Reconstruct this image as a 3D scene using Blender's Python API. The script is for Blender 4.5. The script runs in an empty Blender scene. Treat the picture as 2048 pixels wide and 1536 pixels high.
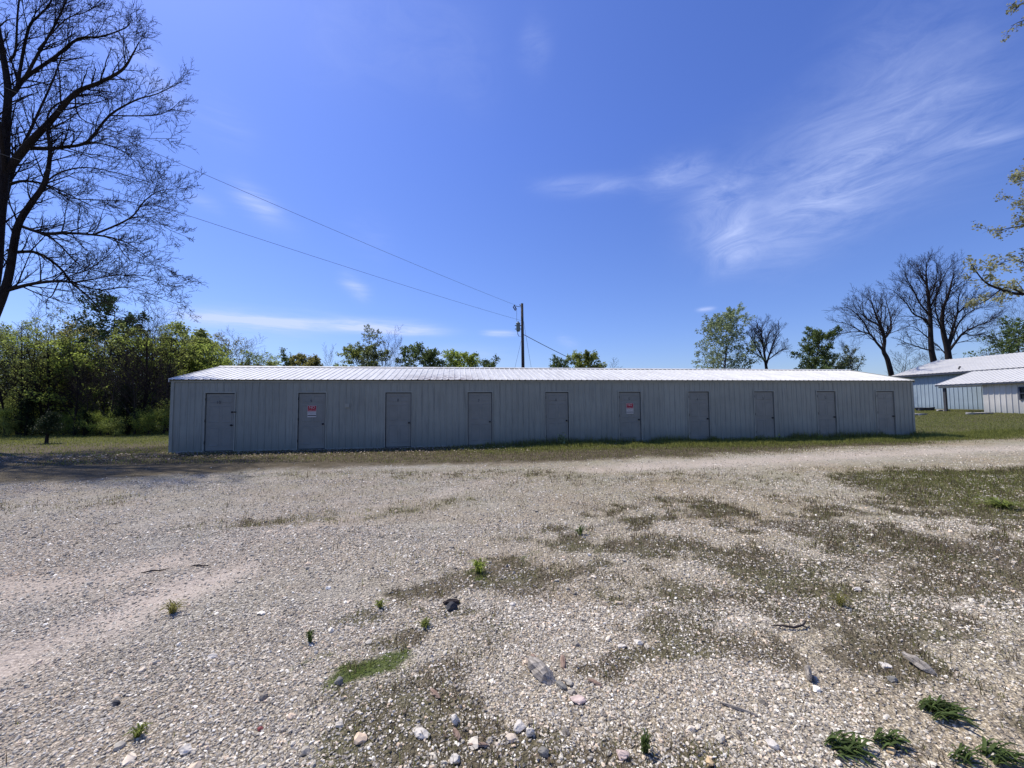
import bpy, math, random
import numpy as np
from math import sin, cos, tan, radians, pi, sqrt, atan2, asin
from mathutils import Vector, Matrix

sc = bpy.context.scene
COL = sc.collection
rnd = random.Random(7)
NR = np.random.RandomState(11)

# ------------------------------------------------------------------ camera geometry
F, PITCH, ROLL, CH = 787.64, 0.0553, 0.008, 1.534
_f = Vector((0, cos(PITCH), sin(PITCH)))
_r0 = Vector((1, 0, 0)); _u0 = Vector((0, -sin(PITCH), cos(PITCH)))
CR = cos(ROLL) * _r0 - sin(ROLL) * _u0
CU = cos(ROLL) * _u0 + sin(ROLL) * _r0

def ray(px, py):
    return _f + CR * ((px - 1024) / F) + CU * ((768 - py) / F)
def G(px, py, z=0.0):                       # a ground point of the photograph, in metres
    d = ray(px, py); t = (z - CH) / d.z
    return Vector((d.x * t, d.y * t, z))
def P3(px, py, dep):                        # a point at a known distance ahead
    d = ray(px, py); t = dep / d.y
    return Vector((d.x * t, dep, CH + d.z * t))

# ------------------------------------------------------------------ noise
def _h(ix, iy, s):
    n = (ix.astype(np.int64) * 374761393 + iy.astype(np.int64) * 668265263 + s * 974711) & 0x7fffffff
    n = ((n ^ (n >> 13)) * 1274126177) & 0x7fffffff
    return ((n ^ (n >> 16)) & 0xffff) / 65535.0
def vn(x, y, s=0):
    ix = np.floor(x); iy = np.floor(y); fx = x - ix; fy = y - iy
    fx = fx * fx * (3 - 2 * fx); fy = fy * fy * (3 - 2 * fy)
    a = _h(ix, iy, s); b = _h(ix + 1, iy, s); c = _h(ix, iy + 1, s); d = _h(ix + 1, iy + 1, s)
    return (a * (1 - fx) + b * fx) * (1 - fy) + (c * (1 - fx) + d * fx) * fy
def fbm(x, y, o=4, s=0):
    v = 0; a = .5; t = 0
    for k in range(o):
        v = v + a * vn(x, y, s + k * 17); t += a; a *= .5; x = x * 2.03 + 5.1; y = y * 2.03 + 1.7
    return v / t
def sst(a, b, x):
    t = np.clip((x - a) / (b - a), 0, 1); return t * t * (3 - 2 * t)

# ------------------------------------------------------------------ object helpers
def tag(o, label=None, cat=None, group=None, kind=None):
    if label: o['label'] = label
    if cat: o['category'] = cat
    if group: o['group'] = group
    if kind: o['kind'] = kind
    return o
def empty(name, loc=(0, 0, 0), rz=0):
    o = bpy.data.objects.new(name, None); COL.objects.link(o)
    o.location = loc; o.rotation_euler = (0, 0, rz); o.empty_display_size = .2
    return o
def thing(name, label, cat, loc=(0, 0, 0), rz=0, group=None):
    return tag(empty(name, loc, rz), label, cat, group)
def link(name, me, mats, parent=None):
    for m in (mats if isinstance(mats, (list, tuple)) else [mats]): me.materials.append(m)
    o = bpy.data.objects.new(name, me); COL.objects.link(o)
    if parent: o.parent = parent
    return o
def copy_tree(root, loc, rz=0, sc_=1.0, label=None, group=None):
    r = root.copy(); COL.objects.link(r)
    r.location = loc; r.rotation_euler = (0, 0, rz)
    r.scale = (sc_, sc_, sc_) if not isinstance(sc_, tuple) else sc_
    if label: r['label'] = label
    if group: r['group'] = group
    for ch in root.children:
        c = ch.copy(); COL.objects.link(c); c.parent = r
    return r

class MB:
    def __init__(s): s.v = []; s.f = []; s.m = []
    def face(s, pts, m=0):
        n = len(s.v); s.v += [tuple(p) for p in pts]; s.f.append(tuple(range(n, n + len(pts)))); s.m.append(m)
    def box(s, x0, y0, z0, x1, y1, z1, m=0):
        n = len(s.v)
        s.v += [(x0, y0, z0), (x1, y0, z0), (x1, y1, z0), (x0, y1, z0), (x0, y0, z1), (x1, y0, z1), (x1, y1, z1), (x0, y1, z1)]
        for q in ((0, 3, 2, 1), (4, 5, 6, 7), (0, 1, 5, 4), (1, 2, 6, 5), (2, 3, 7, 6), (3, 0, 4, 7)):
            s.f.append(tuple(n + i for i in q)); s.m.append(m)
        return s
    def tube(s, pts, rad, k=8, m=0, cap=True):
        pts = [Vector(p) for p in pts]
        if not isinstance(rad, (list, tuple)): rad = [rad] * len(pts)
        n0 = len(s.v); ref = None
        for i, p in enumerate(pts):
            t = (pts[min(i + 1, len(pts) - 1)] - pts[max(i - 1, 0)]).normalized()
            if ref is None:
                ref = Vector((0, 0, 1)) if abs(t.z) < .9 else Vector((1, 0, 0))
            a = t.cross(ref).normalized(); b = t.cross(a).normalized(); ref = -b if False else ref
            for j in range(k):
                q = 2 * pi * j / k
                s.v.append(tuple(p + (a * cos(q) + b * sin(q)) * rad[i]))
        for i in range(len(pts) - 1):
            for j in range(k):
                j2 = (j + 1) % k
                s.f.append((n0 + i * k + j, n0 + i * k + j2, n0 + (i + 1) * k + j2, n0 + (i + 1) * k + j)); s.m.append(m)
        if cap:
            s.f.append(tuple(n0 + j for j in range(k))[::-1]); s.m.append(m)
            s.f.append(tuple(n0 + (len(pts) - 1) * k + j for j in range(k))); s.m.append(m)
        return s
    def text(s, txt, x, y, z, h, m=0, M=None):
        cu = bpy.data.curves.new('txt', 'FONT'); cu.body = txt; cu.size = h; cu.align_x = 'CENTER'; cu.align_y = 'CENTER'
        o = bpy.data.objects.new('txt', cu); COL.objects.link(o)
        dg = bpy.context.evaluated_depsgraph_get(); dg.update()
        me = bpy.data.meshes.new_from_object(o.evaluated_get(dg))
        n = len(s.v)
        for v in me.vertices: s.v.append((x + v.co.x, y, z + v.co.y))
        for p in me.polygons: s.f.append(tuple(n + i for i in p.vertices)); s.m.append(m)
        bpy.data.objects.remove(o); bpy.data.meshes.remove(me); bpy.data.curves.remove(cu)
    def build(s, name, mats, parent=None, smooth=False):
        me = bpy.data.meshes.new(name); me.from_pydata(s.v, [], s.f)
        me.polygons.foreach_set('material_index', s.m)
        if smooth: me.polygons.foreach_set('use_smooth', [True] * len(s.f))
        me.update()
        return link(name, me, mats, parent)

def np_mesh(name, co, loops, sizes, mats=None, attrs=None, mi=None, smooth=False):
    me = bpy.data.meshes.new(name)
    nv = len(co); nf = len(sizes)
    me.vertices.add(nv); me.vertices.foreach_set('co', np.asarray(co, np.float32).ravel())
    me.loops.add(len(loops)); me.loops.foreach_set('vertex_index', np.asarray(loops, np.int32))
    me.polygons.add(nf)
    starts = np.concatenate([[0], np.cumsum(sizes)[:-1]]).astype(np.int32)
    me.polygons.foreach_set('loop_start', starts)
    me.polygons.foreach_set('loop_total', np.asarray(sizes, np.int32))
    if mi is not None: me.polygons.foreach_set('material_index', np.asarray(mi, np.int32))
    if smooth: me.polygons.foreach_set('use_smooth', np.ones(nf, bool))
    me.update(calc_edges=True)
    for k, v in (attrs or {}).items():
        a = me.attributes.new(k, 'FLOAT', 'POINT'); a.data.foreach_set('value', np.asarray(v, np.float32))
    return me

# ------------------------------------------------------------------ materials
class NT:
    def __init__(s, name):
        s.mat = bpy.data.materials.new(name); s.mat.use_nodes = True
        s.t = s.mat.node_tree; s.t.nodes.clear()
        s.out = s.n('ShaderNodeOutputMaterial')
    def n(s, typ, **k):
        nd = s.t.nodes.new(typ)
        for a, b in k.items(): setattr(nd, a, b)
        return nd
    def set(s, sock, v):
        if hasattr(v, 'links') or isinstance(v, bpy.types.NodeSocket): s.t.links.new(v, sock)
        else: sock.default_value = v
    def tc(s, which='Object'): return s.n('ShaderNodeTexCoord').outputs[which]
    def map(s, vec, scale=(1, 1, 1), rot=(0, 0, 0)):
        m = s.n('ShaderNodeMapping'); s.set(m.inputs['Vector'], vec); m.inputs['Scale'].default_value = scale; m.inputs['Rotation'].default_value = rot
        return m.outputs[0]
    def noise(s, vec, scale, det=4, rough=.55, dist=0, col=False):
        m = s.n('ShaderNodeTexNoise'); s.set(m.inputs['Vector'], vec); m.inputs['Scale'].default_value = scale
        m.inputs['Detail'].default_value = det; m.inputs['Roughness'].default_value = rough; m.inputs['Distortion'].default_value = dist
        return m.outputs['Color' if col else 'Fac']
    def vor(s, vec, scale, out='Distance', feat='F1', rand=1.0):
        m = s.n('ShaderNodeTexVoronoi', feature=feat); s.set(m.inputs['Vector'], vec); m.inputs['Scale'].default_value = scale
        m.inputs['Randomness'].default_value = rand
        return m.outputs[out]
    def math(s, op, a, b=0.0, clamp=False):
        m = s.n('ShaderNodeMath', operation=op); m.use_clamp = clamp; s.set(m.inputs[0], a); s.set(m.inputs[1], b); return m.outputs[0]
    def ramp(s, fac, stops, interp='LINEAR'):
        m = s.n('ShaderNodeValToRGB'); s.set(m.inputs[0], fac); cr = m.color_ramp; cr.interpolation = interp
        while len(cr.elements) < len(stops): cr.elements.new(.5)
        for e, (p, c) in zip(cr.elements, stops): e.position = p; e.color = (*c, 1) if len(c) == 3 else c
        return m.outputs[0]
    def mix(s, fac, a, b, bt='MIX'):
        m = s.n('ShaderNodeMix', data_type='RGBA', blend_type=bt)
        s.set(m.inputs[0], fac)
        s.set(m.inputs[6], (*a, 1) if isinstance(a, tuple) and len(a) == 3 else a)
        s.set(m.inputs[7], (*b, 1) if isinstance(b, tuple) and len(b) == 3 else b)
        return m.outputs[2]
    def rng(s, v, a, b, c=0.0, d=1.0):
        m = s.n('ShaderNodeMapRange'); s.set(m.inputs[0], v)
        for i, q in zip((1, 2, 3, 4), (a, b, c, d)): s.set(m.inputs[i], q)
        return m.outputs[0]
    def attr(s, name, typ='GEOMETRY', out='Fac'):
        m = s.n('ShaderNodeAttribute', attribute_name=name); m.attribute_type = typ; return m.outputs[out]
    def bump(s, h, st=.5, dist=.02, nrm=None):
        m = s.n('ShaderNodeBump'); s.set(m.inputs['Height'], h); m.inputs['Strength'].default_value = st; m.inputs['Distance'].default_value = dist
        if nrm is not None: s.set(m.inputs['Normal'], nrm)
        return m.outputs[0]
    def bsdf(s, col, rough=.8, metal=0, spec=.3, nrm=None):
        b = s.n('ShaderNodeBsdfPrincipled')
        s.set(b.inputs['Base Color'], (*col, 1) if isinstance(col, tuple) and len(col) == 3 else col)
        s.set(b.inputs['Roughness'], rough); b.inputs['Metallic'].default_value = metal
        b.inputs['Specular IOR Level'].default_value = spec
        if nrm is not None: s.set(b.inputs['Normal'], nrm)
        s.t.links.new(b.outputs[0], s.out.inputs[0])
        return b

def simple(name, col, rough=.7, var=.25, scale=6, spec=.3, metal=0, bumps=0):
    k = NT(name); v = k.tc()
    nz = k.noise(v, scale, 5, .6)
    lo = tuple(c * (1 - var) for c in col); hi = tuple(min(1, c * (1 + var)) for c in col)
    c = k.ramp(nz, [(.3, lo), (.7, hi)])
    nr = k.bump(nz, bumps, .01) if bumps else None
    k.bsdf(c, rough, metal, spec, nr)
    return k.mat

def wall_paint(name, col, stain, amount=.5):
    k = NT(name); v = k.tc()
    big = k.noise(k.map(v, (.35, .35, .6)), 1.3, 4, .6)
    streak = k.noise(k.map(v, (9, 9, .5)), 1.6, 4, .65)
    fine = k.noise(v, 40, 3, .6)
    c = k.ramp(big, [(.3, tuple(x * .9 for x in col)), (.7, tuple(x * 1.08 for x in col))])
    c = k.mix(k.math('MULTIPLY', k.rng(streak, .5, .78), amount), c, stain)
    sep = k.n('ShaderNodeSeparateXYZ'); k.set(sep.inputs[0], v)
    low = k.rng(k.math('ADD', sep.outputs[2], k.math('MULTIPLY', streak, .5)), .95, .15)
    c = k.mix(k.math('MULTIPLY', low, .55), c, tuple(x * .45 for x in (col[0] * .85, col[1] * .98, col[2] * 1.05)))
    shn = k.n('ShaderNodeTexWhiteNoise', noise_dimensions='1D'); k.set(shn.inputs['W'], k.math('FLOOR', k.math('DIVIDE', k.math('ADD', sep.outputs[0], sep.outputs[1]), .916)))
    c = k.mix(k.math('MULTIPLY', shn.outputs[0], .16), c, tuple(x * .55 for x in col))
    scuff = k.noise(k.map(v, (1, 1, 3)), 3.2, 6, .75)
    c = k.mix(k.math('MULTIPLY', k.rng(scuff, .62, .72), .3), c, stain)
    c = k.mix(k.math('MULTIPLY', k.rng(fine, .6, .8), .2), c, tuple(x * .6 for x in col))
    k.bsdf(c, .55, 0, .25, k.bump(fine, .06, .01))
    return k.mat

M = {}
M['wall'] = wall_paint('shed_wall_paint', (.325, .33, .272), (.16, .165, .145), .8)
M['trim'] = simple('shed_trim_paint', (.30, .305, .25), .5, .12, 3)
M['door'] = simple('door_paint', (.235, .235, .20), .45, .10, 2.5)
M['frame'] = simple('door_frame_paint', (.335, .335, .275), .5, .1, 3)
M['gap'] = simple('dark_gap', (.02, .02, .022), .9, .1, 3)
M['knob'] = simple('dark_hardware', (.025, .023, .022), .35, .2, 10, .6, .6)
M['ink'] = simple('number_ink', (.07, .07, .075), .6, .1, 10)
M['sred'] = simple('sign_red', (.40, .015, .03), .5, .1, 20)
M['swhite'] = simple('sign_white', (.60, .57, .52), .5, .06, 20)
M['sblack'] = simple('sign_black', (.02, .02, .025), .5, .1, 20)

def roof_mat(name, col, dirt=.5, rust=0.0):
    k = NT(name); v = k.tc()
    big = k.noise(v, .55, 5, .6)
    med = k.noise(k.map(v, (5, .8, 1)), 1.6, 5, .7)
    fin = k.noise(v, 14, 4, .7)
    c = k.mix(k.math('MULTIPLY', k.rng(med, .42, .75), dirt), col, tuple(x * .55 for x in (col[0], col[1] * .97, col[2] * .9)))
    c = k.mix(k.math('MULTIPLY', k.rng(big, .5, .75), dirt * .7), c, tuple(x * .68 for x in col))
    c = k.mix(k.math('MULTIPLY', k.rng(fin, .62, .75), dirt * .6), c, (.2, .19, .16))
    if rust:
        sep = k.n('ShaderNodeSeparateXYZ'); k.set(sep.inputs[0], v)
        d = k.math('ABSOLUTE', k.math('SUBTRACT', sep.outputs[0], 9.2))
        near = k.math('MULTIPLY', k.rng(d, 2.2, .5), k.rng(sep.outputs[1], 1.5, .2))
        c = k.mix(k.math('MULTIPLY', near, k.rng(k.noise(v, 6, 5, .7), .45, .6)), c, (.10, .045, .025))
    k.bsdf(c, .48, 0, .35, k.bump(fin, .05, .01))
    return k.mat
M['roof'] = roof_mat('white_metal_roof', (.68, .665, .61), .75, 1)
M['roof2'] = roof_mat('barn_metal_roof', (.68, .66, .60), .4)
M['bluewall'] = wall_paint('blue_barn_panels', (.36, .44, .50), (.22, .28, .34), .5)
M['greywall'] = wall_paint('grey_annex_panels', (.60, .58, .53), (.38, .36, .33), .4)
M['fascia'] = simple('dark_fascia', (.05, .06, .085), .7, .2, 4)
M['slab'] = simple('weathered_concrete', (.38, .36, .33), .9, .25, 8, bumps=.3)
M['polewood'] = simple('creosote_pole_wood', (.045, .038, .035), .9, .35, 9, bumps=.4)
M['steel'] = simple('galvanised_steel', (.22, .24, .23), .5, .2, 9, .5, .3)
M['tank'] = simple('transformer_grey', (.16, .19, .17), .5, .15, 5)
M['porc'] = simple('brown_porcelain', (.06, .05, .06), .3, .2, 8, .5)
M['cable'] = simple('aluminium_cable', (.10, .10, .11), .5, .1, 5)
M['darkglass'] = simple('window_glass', (.02, .025, .03), .15, .2, 3, .6)
M['postwood'] = simple('porch_post_wood', (.07, .07, .075), .85, .3, 9)

def bark(name, col):
    k = NT(name); v = k.tc()
    n = k.noise(k.map(v, (6, 6, 1.4)), 3, 6, .7)
    c = k.ramp(n, [(.3, tuple(x * .5 for x in col)), (.7, tuple(x * 1.5 for x in col))])
    k.bsdf(c, .95, 0, .1, k.bump(n, .6, .03)); return k.mat
M['bark_dark'] = bark('dark_bark', (.028, .023, .022))
M['bark'] = bark('grey_brown_bark', (.06, .05, .043))
M['bark_pale'] = bark('pale_bark', (.13, .115, .10))
M['twig'] = simple('twig_bark', (.03, .023, .022), .95, .3, 6, .05)
M['twig_dark'] = simple('dark_twig_bark', (.022, .017, .018), .95, .3, 6, .05)
M['twig_pale'] = simple('pale_twig_bark', (.06, .047, .045), .95, .3, 6, .05)

def leafmat(name, lo, hi, trans=.55):
    k = NT(name)
    t = k.attr('tint')
    c = k.ramp(t, [(0, lo), (.75, hi), (1, tuple(min(1, x * 1.5) for x in hi))])
    b = k.n('ShaderNodeBsdfPrincipled'); k.set(b.inputs['Base Color'], c); b.inputs['Roughness'].default_value = .55
    b.inputs['Specular IOR Level'].default_value = .08
    tr = k.n('ShaderNodeBsdfTranslucent'); k.set(tr.inputs[0], k.mix(.5, c, tuple(min(1, x * 1.6) for x in hi)))
    m = k.n('ShaderNodeMixShader'); m.inputs[0].default_value = trans
    k.t.links.new(b.outputs[0], m.inputs[1]); k.t.links.new(tr.outputs[0], m.inputs[2]); k.t.links.new(m.outputs[0], k.out.inputs[0])
    return k.mat
M['lf_green'] = leafmat('spring_leaves', (.05, .065, .02), (.235, .27, .075), .6)
M['lf_bright'] = leafmat('bright_spring_leaves', (.07, .10, .018), (.29, .35, .075), .6)
M['lf_dark'] = leafmat('dark_green_leaves', (.03, .048, .02), (.14, .185, .065), .45)
M['lf_pale'] = leafmat('pale_new_leaves', (.10, .13, .06), (.26, .31, .16))
M['lf_grey'] = leafmat('grey_green_leaves', (.07, .09, .05), (.19, .22, .13))
M['lf_olive'] = leafmat('olive_brown_leaves', (.06, .06, .02), (.25, .235, .08))
M['lf_tan'] = leafmat('bronze_new_leaves', (.10, .098, .042), (.29, .29, .15), .5)
M['lf_cedar'] = leafmat('cedar_foliage', (.008, .014, .007), (.03, .045, .018), .15)
M['lf_pine'] = leafmat('pine_foliage', (.02, .04, .016), (.07, .11, .04), .25)
M['blade'] = leafmat('grass_blades', (.06, .07, .018), (.25, .26, .07), .4)
M['blade_dead'] = leafmat('dead_grass_blades', (.045, .032, .02), (.20, .155, .09), .25)
M['deadleaf'] = leafmat('fallen_leaf', (.10, .07, .045), (.50, .42, .34), .2)
M['weed'] = leafmat('weed_leaves', (.03, .045, .015), (.095, .135, .04), .3)

# ------------------------------------------------------------------ ground masks (painted in metres on the ground)
def caps(x, y, pts, r, soft=.5):
    """1 inside a chain of px-measured ground points with radius r metres, soft edge"""
    d = np.full(x.shape, 1e9)
    W = [G(*p) for p in pts]
    if len(W) == 1: W = W * 2
    for a, b in zip(W[:-1], W[1:]):
        ab = b - a; L = max(ab.x ** 2 + ab.y ** 2, 1e-9)
        t = np.clip(((x - a.x) * ab.x + (y - a.y) * ab.y) / L, 0, 1)
        d = np.minimum(d, np.hypot(x - a.x - ab.x * t, y - a.y - ab.y * t))
    return 1 - sst(r * (1 - soft), r * (1 + soft), d)

TH = .1439; AX, AY = -11.8363, 13.7033
UX, UY = cos(TH), sin(TH)
def front_dist(x, y):                       # metres in front of the shed's wall, and along it
    return -((x - AX) * -UY + (y - AY) * UX), (x - AX) * UX + (y - AY) * UY

EDGE = [G(*p) for p in ((-400, 1010), (0, 965), (300, 950), (600, 932), (850, 926), (1100, 921), (1400, 909), (1700, 894), (1900, 880), (2048, 872), (2300, 862))]
def masks(x, y):
    x = np.asarray(x, float); y = np.asarray(y, float)
    n1 = fbm(x * .5, y * .5, 4, 3); n2 = fbm(x * 1.7, y * 1.7, 4, 9); n3 = fbm(x * 5, y * 5, 3, 21)
    wob = (n1 - .5) * 1.6 + (n2 - .5) * .8
    # field: everything beyond the edge line
    ex = np.array([p.x for p in EDGE]); ey = np.array([p.y for p in EDGE])
    yl = np.interp(x, ex, ey)
    field = sst(-1.3, .8, y - yl + wob * .9 + (n3 - .5) * .8)
    far = sst(26, 40, np.hypot(x, y)); field = np.maximum(field, far * (y > 0))
    # behind the camera / far sides become grass too
    field = np.maximum(field, sst(10, 16, -y + wob * 3))
    g = np.zeros_like(x)
    g = np.maximum(g, .95 * caps(x, y, [(2400, 960), (1880, 975)], 1.5, .5))
    g = np.maximum(g, .8 * caps(x, y, [(2400, 1080), (1960, 1000)], 1.2, .7))
    g = np.maximum(g, .85 * caps(x, y, [(2300, 1200), (1900, 1120)], 1.1, .8) * (.35 + 1.1 * n3))
    g = np.maximum(g, .5 * caps(x, y, [(1000, 1150), (1300, 1165), (1600, 1210), (1900, 1260)], .42, .8))
    g = np.maximum(g, .55 * caps(x, y, [(1560, 1130), (1800, 1150)], .35, .9))
    g = np.maximum(g, .5 * caps(x, y, [(1650, 1200), (2048, 1330)], .3, .9))
    g = np.maximum(g, .45 * caps(x, y, [(700, 1420), (900, 1330), (1000, 1240)], .22, .9))
    g = np.maximum(g, .5 * caps(x, y, [(640, 1480), (760, 1500)], .18, .9))
    g = np.maximum(g, .45 * caps(x, y, [(1500, 1500), (1250, 1470)], .2, .9))
    g = np.maximum(g, .35 * caps(x, y, [(2048, 1460), (1800, 1360)], .3, .9))
    g = np.maximum(g, .42 * caps(x, y, [(590, 1035), (760, 1022), (920, 1003)], .55, .95) * (.3 + 1.2 * n3))
    g = np.maximum(g, .5 * caps(x, y, [(400, 1052), (560, 1040)], .25, .9))
    g = np.maximum(g, .3 * caps(x, y, [(-60, 1020), (240, 1000)], .7, .95) * (.3 + 1.2 * n3))
    g = np.maximum(g, .27 * caps(x, y, [(1000, 960), (1700, 955), (1900, 940)], .9, .8))
    g = np.maximum(g, .3 * caps(x, y, [(600, 945), (1100, 950)], .8, .8))
    zone = sst(-.42, .25, x / np.maximum(np.abs(y), .3) - .06 * (y - 3)) * sst(8.5, 4.0, y) * (y > 0)
    zone = np.maximum(zone, 1.15 * sst(4.6, 2.6, y) * sst(-.7, -.25, x / np.maximum(np.abs(y), .3)) * (y > 0))
    pz = fbm(x * 1.1 + y * .3, y * 1.9, 3, 63); pf = fbm(x * 3.6 + y, y * 6.0, 4, 64)
    g = np.maximum(g, zone * np.clip(1.4 * sst(.34, .70, .42 * pz + .58 * pf), 0, 1) * sst(.25, .45, pz))
    grass = np.clip(g * (1.25 * n2 + .5 * n3 + .15), 0, 1)
    grass = np.clip(.95 * sst(.14, .85, grass), 0, 1)
    moss = np.maximum(caps(x, y, [(680, 1350), (730, 1332), (800, 1313)], .085, .5), .7 * caps(x, y, [(610, 1335), (700, 1300)], .08, .9) * sst(.4, .6, n3))
    moss = np.maximum(moss, .8 * caps(x, y, [(950, 1143), (965, 1150)], .08, .8))
    moss = np.maximum(moss, .5 * caps(x, y, [(1020, 1120), (1070, 1110)], .15, .8) * sst(.4, .6, n3))
    dirt = .95 * caps(x, y, [(-200, 1420), (100, 1290), (300, 1200), (430, 1150)], .36, .98)
    dirt = np.maximum(dirt, .75 * caps(x, y, [(-100, 1190), (150, 1165), (350, 1120)], .38, .98))
    dirt = np.maximum(dirt, .7 * caps(x, y, [(1180, 940), (1500, 922), (1800, 905), (2100, 893)], .55, .6))
    dirt = np.maximum(dirt, .5 * caps(x, y, [(480, 1080), (1000, 960)], .3, .9))
    dirt = np.clip(dirt * (.25 + .8 * n2 + .5 * n3), 0, 1)
    litter = np.clip(caps(x, y, [(2200, 1160), (1900, 1110)], .55, .8) * 1.1 * n2 + .7 * caps(x, y, [(1350, 1180), (1640, 1190)], .22, .9) * n2
                     + .9 * caps(x, y, [(-300, 960), (200, 935), (700, 925)], 1.0, .8) * n1 * 1.4, 0, 1)
    # green-ness of the field: lush right in front of the shed's right half and beyond, dull at left
    fd, fs = front_dist(x, y)
    lush = sst(8, 13, fs) * sst(3.2, .9, fd) * sst(-1.5, -.2, fd)
    lush = np.maximum(lush, .62 * sst(19.5, 22, x) * (.6 + .8 * n1))
    lush = np.maximum(lush, .75 * sst(15.5, 19, y) * (x < -9))
    road = caps(x, y, [(1300, 935), (1700, 912), (2048, 895), (2500, 885)], 1.1, .6)
    turf = np.maximum(caps(x, y, [(2400, 960), (1930, 972)], 1.5, .85), .7 * caps(x, y, [(2400, 1080), (2000, 1010)], 1.2, .7))
    turf = np.maximum(turf, .42 * caps(x, y, [(600, 1033), (760, 1022), (920, 1003)], .55, .95))
    turf = np.clip(turf * (.2 + .9 * n2 + .6 * n3), 0, 1)
    return dict(turf=turf, field=field, grass=grass, moss=np.clip(moss, 0, 1), dirt=dirt, litter=litter, lush=np.clip(lush, 0, 1), road=road)

def gz(x, y):
    x = np.asarray(x, float); y = np.asarray(y, float)
    t = x * .75 + y * .66
    ramp = 1.0 * sst(24, 56, t) * sst(19.3, 26, x)
    w = sst(1, 6, np.hypot(x, y)) * .5 + .5
    und = (fbm(x * .35, y * .35, 3, 40) - .5) * .10 * w * sst(40, 15, np.hypot(x, y))
    fd, fs = front_dist(x, y)
    near_shed = sst(1.3, .2, np.abs(fd)) * sst(-2, 0, fs) * sst(33, 31, fs)
    und = und * (1 - near_shed)
    rut = -.035 * caps(x, y, [(-200, 1420), (100, 1290), (300, 1200), (430, 1150)], .22, .8) - .02 * caps(x, y, [(1180, 940), (1500, 922), (1800, 905), (2100, 893)], .4, .8)
    return ramp + und + rut
def gz1(x, y): return float(gz(np.array([x]), np.array([y]))[0])
def GP(px, py):
    d = ray(px, py); T_ = np.concatenate([np.arange(1, 8, .02), np.arange(8, 90, .05)])
    xs, ys, zs = d.x * T_, d.y * T_, CH + d.z * T_
    i = int(np.argmax(zs < gz(xs, ys)))
    return Vector((xs[i], ys[i], gz1(xs[i], ys[i])))

def axis(lo, hi, d0, core, grow=1.09):
    a = [0.0]; d = d0
    while a[-1] < hi:
        if a[-1] > core: d *= grow
        a.append(a[-1] + d)
    b = [0.0]; d = d0
    while b[-1] > lo:
        if b[-1] < -core: d *= grow
        b.append(b[-1] - d)
    return np.array(b[:0:-1] + a)
gx = axis(-900, 900, .10, 7, 1.045)
gy = np.concatenate([axis(-60, 0, .6, 1, 1.2)[:-1], 0 + np.cumsum(np.concatenate([[0], np.minimum(.07 * 1.022 ** np.arange(440), 60)]))])
gy = gy[gy < 1400]
X, Y = np.meshgrid(gx, gy)
mx = X.ravel(); my = Y.ravel(); mz = gz(mx, my)
mk = masks(mx, my)
nx_, ny_ = len(gx), len(gy)
ii = np.arange(nx_ - 1)[None, :] + (np.arange(ny_ - 1) * nx_)[:, None]
quads = np.stack([ii, ii + 1, ii + 1 + nx_, ii + nx_], -1).reshape(-1, 4)
gme = np_mesh('ground', np.stack([mx, my, mz], 1), quads.ravel(), np.full(len(quads), 4), attrs={k: v for k, v in mk.items()}, smooth=True)

k = NT('gravel_ground'); v = k.tc()
A = {q: k.attr(q) for q in mk}
cd = k.n('ShaderNodeSeparateXYZ'); k.set(cd.inputs[0], v)
warp = k.n('ShaderNodeVectorMath', operation='ADD'); k.set(warp.inputs[0], v)
wn = k.n('ShaderNodeVectorMath', operation='SCALE'); k.set(wn.inputs[0], k.noise(v, 35, 2, .5, col=True)); wn.inputs['Scale'].default_value = .012
k.t.links.new(wn.outputs[0], warp.inputs[1]); vw = warp.outputs[0]
c1 = k.vor(vw, 75, 'Color'); d1 = k.vor(vw, 75)
c2 = k.vor(vw, 34, 'Color'); d2 = k.vor(vw, 34)
c3 = k.vor(vw, 13, 'Color')
def bw(c): 
    s_ = k.n('ShaderNodeSeparateColor'); k.set(s_.inputs[0], c); return s_.outputs
s1 = bw(c1); s2 = bw(c2); s3 = bw(c3)
gr1 = k.ramp(s1[0], [(0, (.07, .063, .06)), (.35, (.20, .187, .175)), (.7, (.28, .263, .25)), (.93, (.36, .343, .33)), (1, (.46, .44, .43))])
gr2 = k.ramp(s2[0], [(0, (.06, .055, .053)), (.3, (.20, .187, .177)), (.75, (.27, .255, .24)), (.95, (.38, .36, .345)), (1, (.5, .48, .46))])
gcol = k.mix(.45, gr1, gr2)
spark = k.math('MULTIPLY', k.math('GREATER_THAN', s3[1], .90), k.rng(k.vor(vw, 13), .30, .12))
gcol = k.mix(k.math('MULTIPLY', spark, .25), gcol, (.62, .59, .56))
crev_shade = k.rng(d1, .30, .62)                       # shade in the crevices between stones, painted as dark colour
gcol = k.mix(k.math('MULTIPLY', crev_shade, .75), gcol, (.07, .06, .05))
big = k.noise(v, .45, 5, .6); mid = k.noise(v, 2.4, 5, .65); fine = k.noise(v, 16, 4, .7)
fine0 = k.noise(v, 60, 4, .75)
gcol = k.mix(1.0, gcol, (2.32, 2.26, 1.94), 'MULTIPLY')
fines = k.rng(k.noise(v, 1.1, 6, .65), .48, .62)
gcol = k.mix(k.math('MULTIPLY', fines, .5), gcol, k.mix(k.rng(fine0, .3, .7), (.24, .222, .185), (.62, .585, .50)))
gcol = k.mix(k.rng(big, .35, .7), gcol, k.mix(1.0, gcol, (1.0, .90, .84), 'MULTIPLY'))
gcol = k.mix(k.rng(cd.outputs[0], -3, 3), gcol, k.mix(1.0, gcol, (1.03, 1.0, .86), 'MULTIPLY'))
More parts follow.
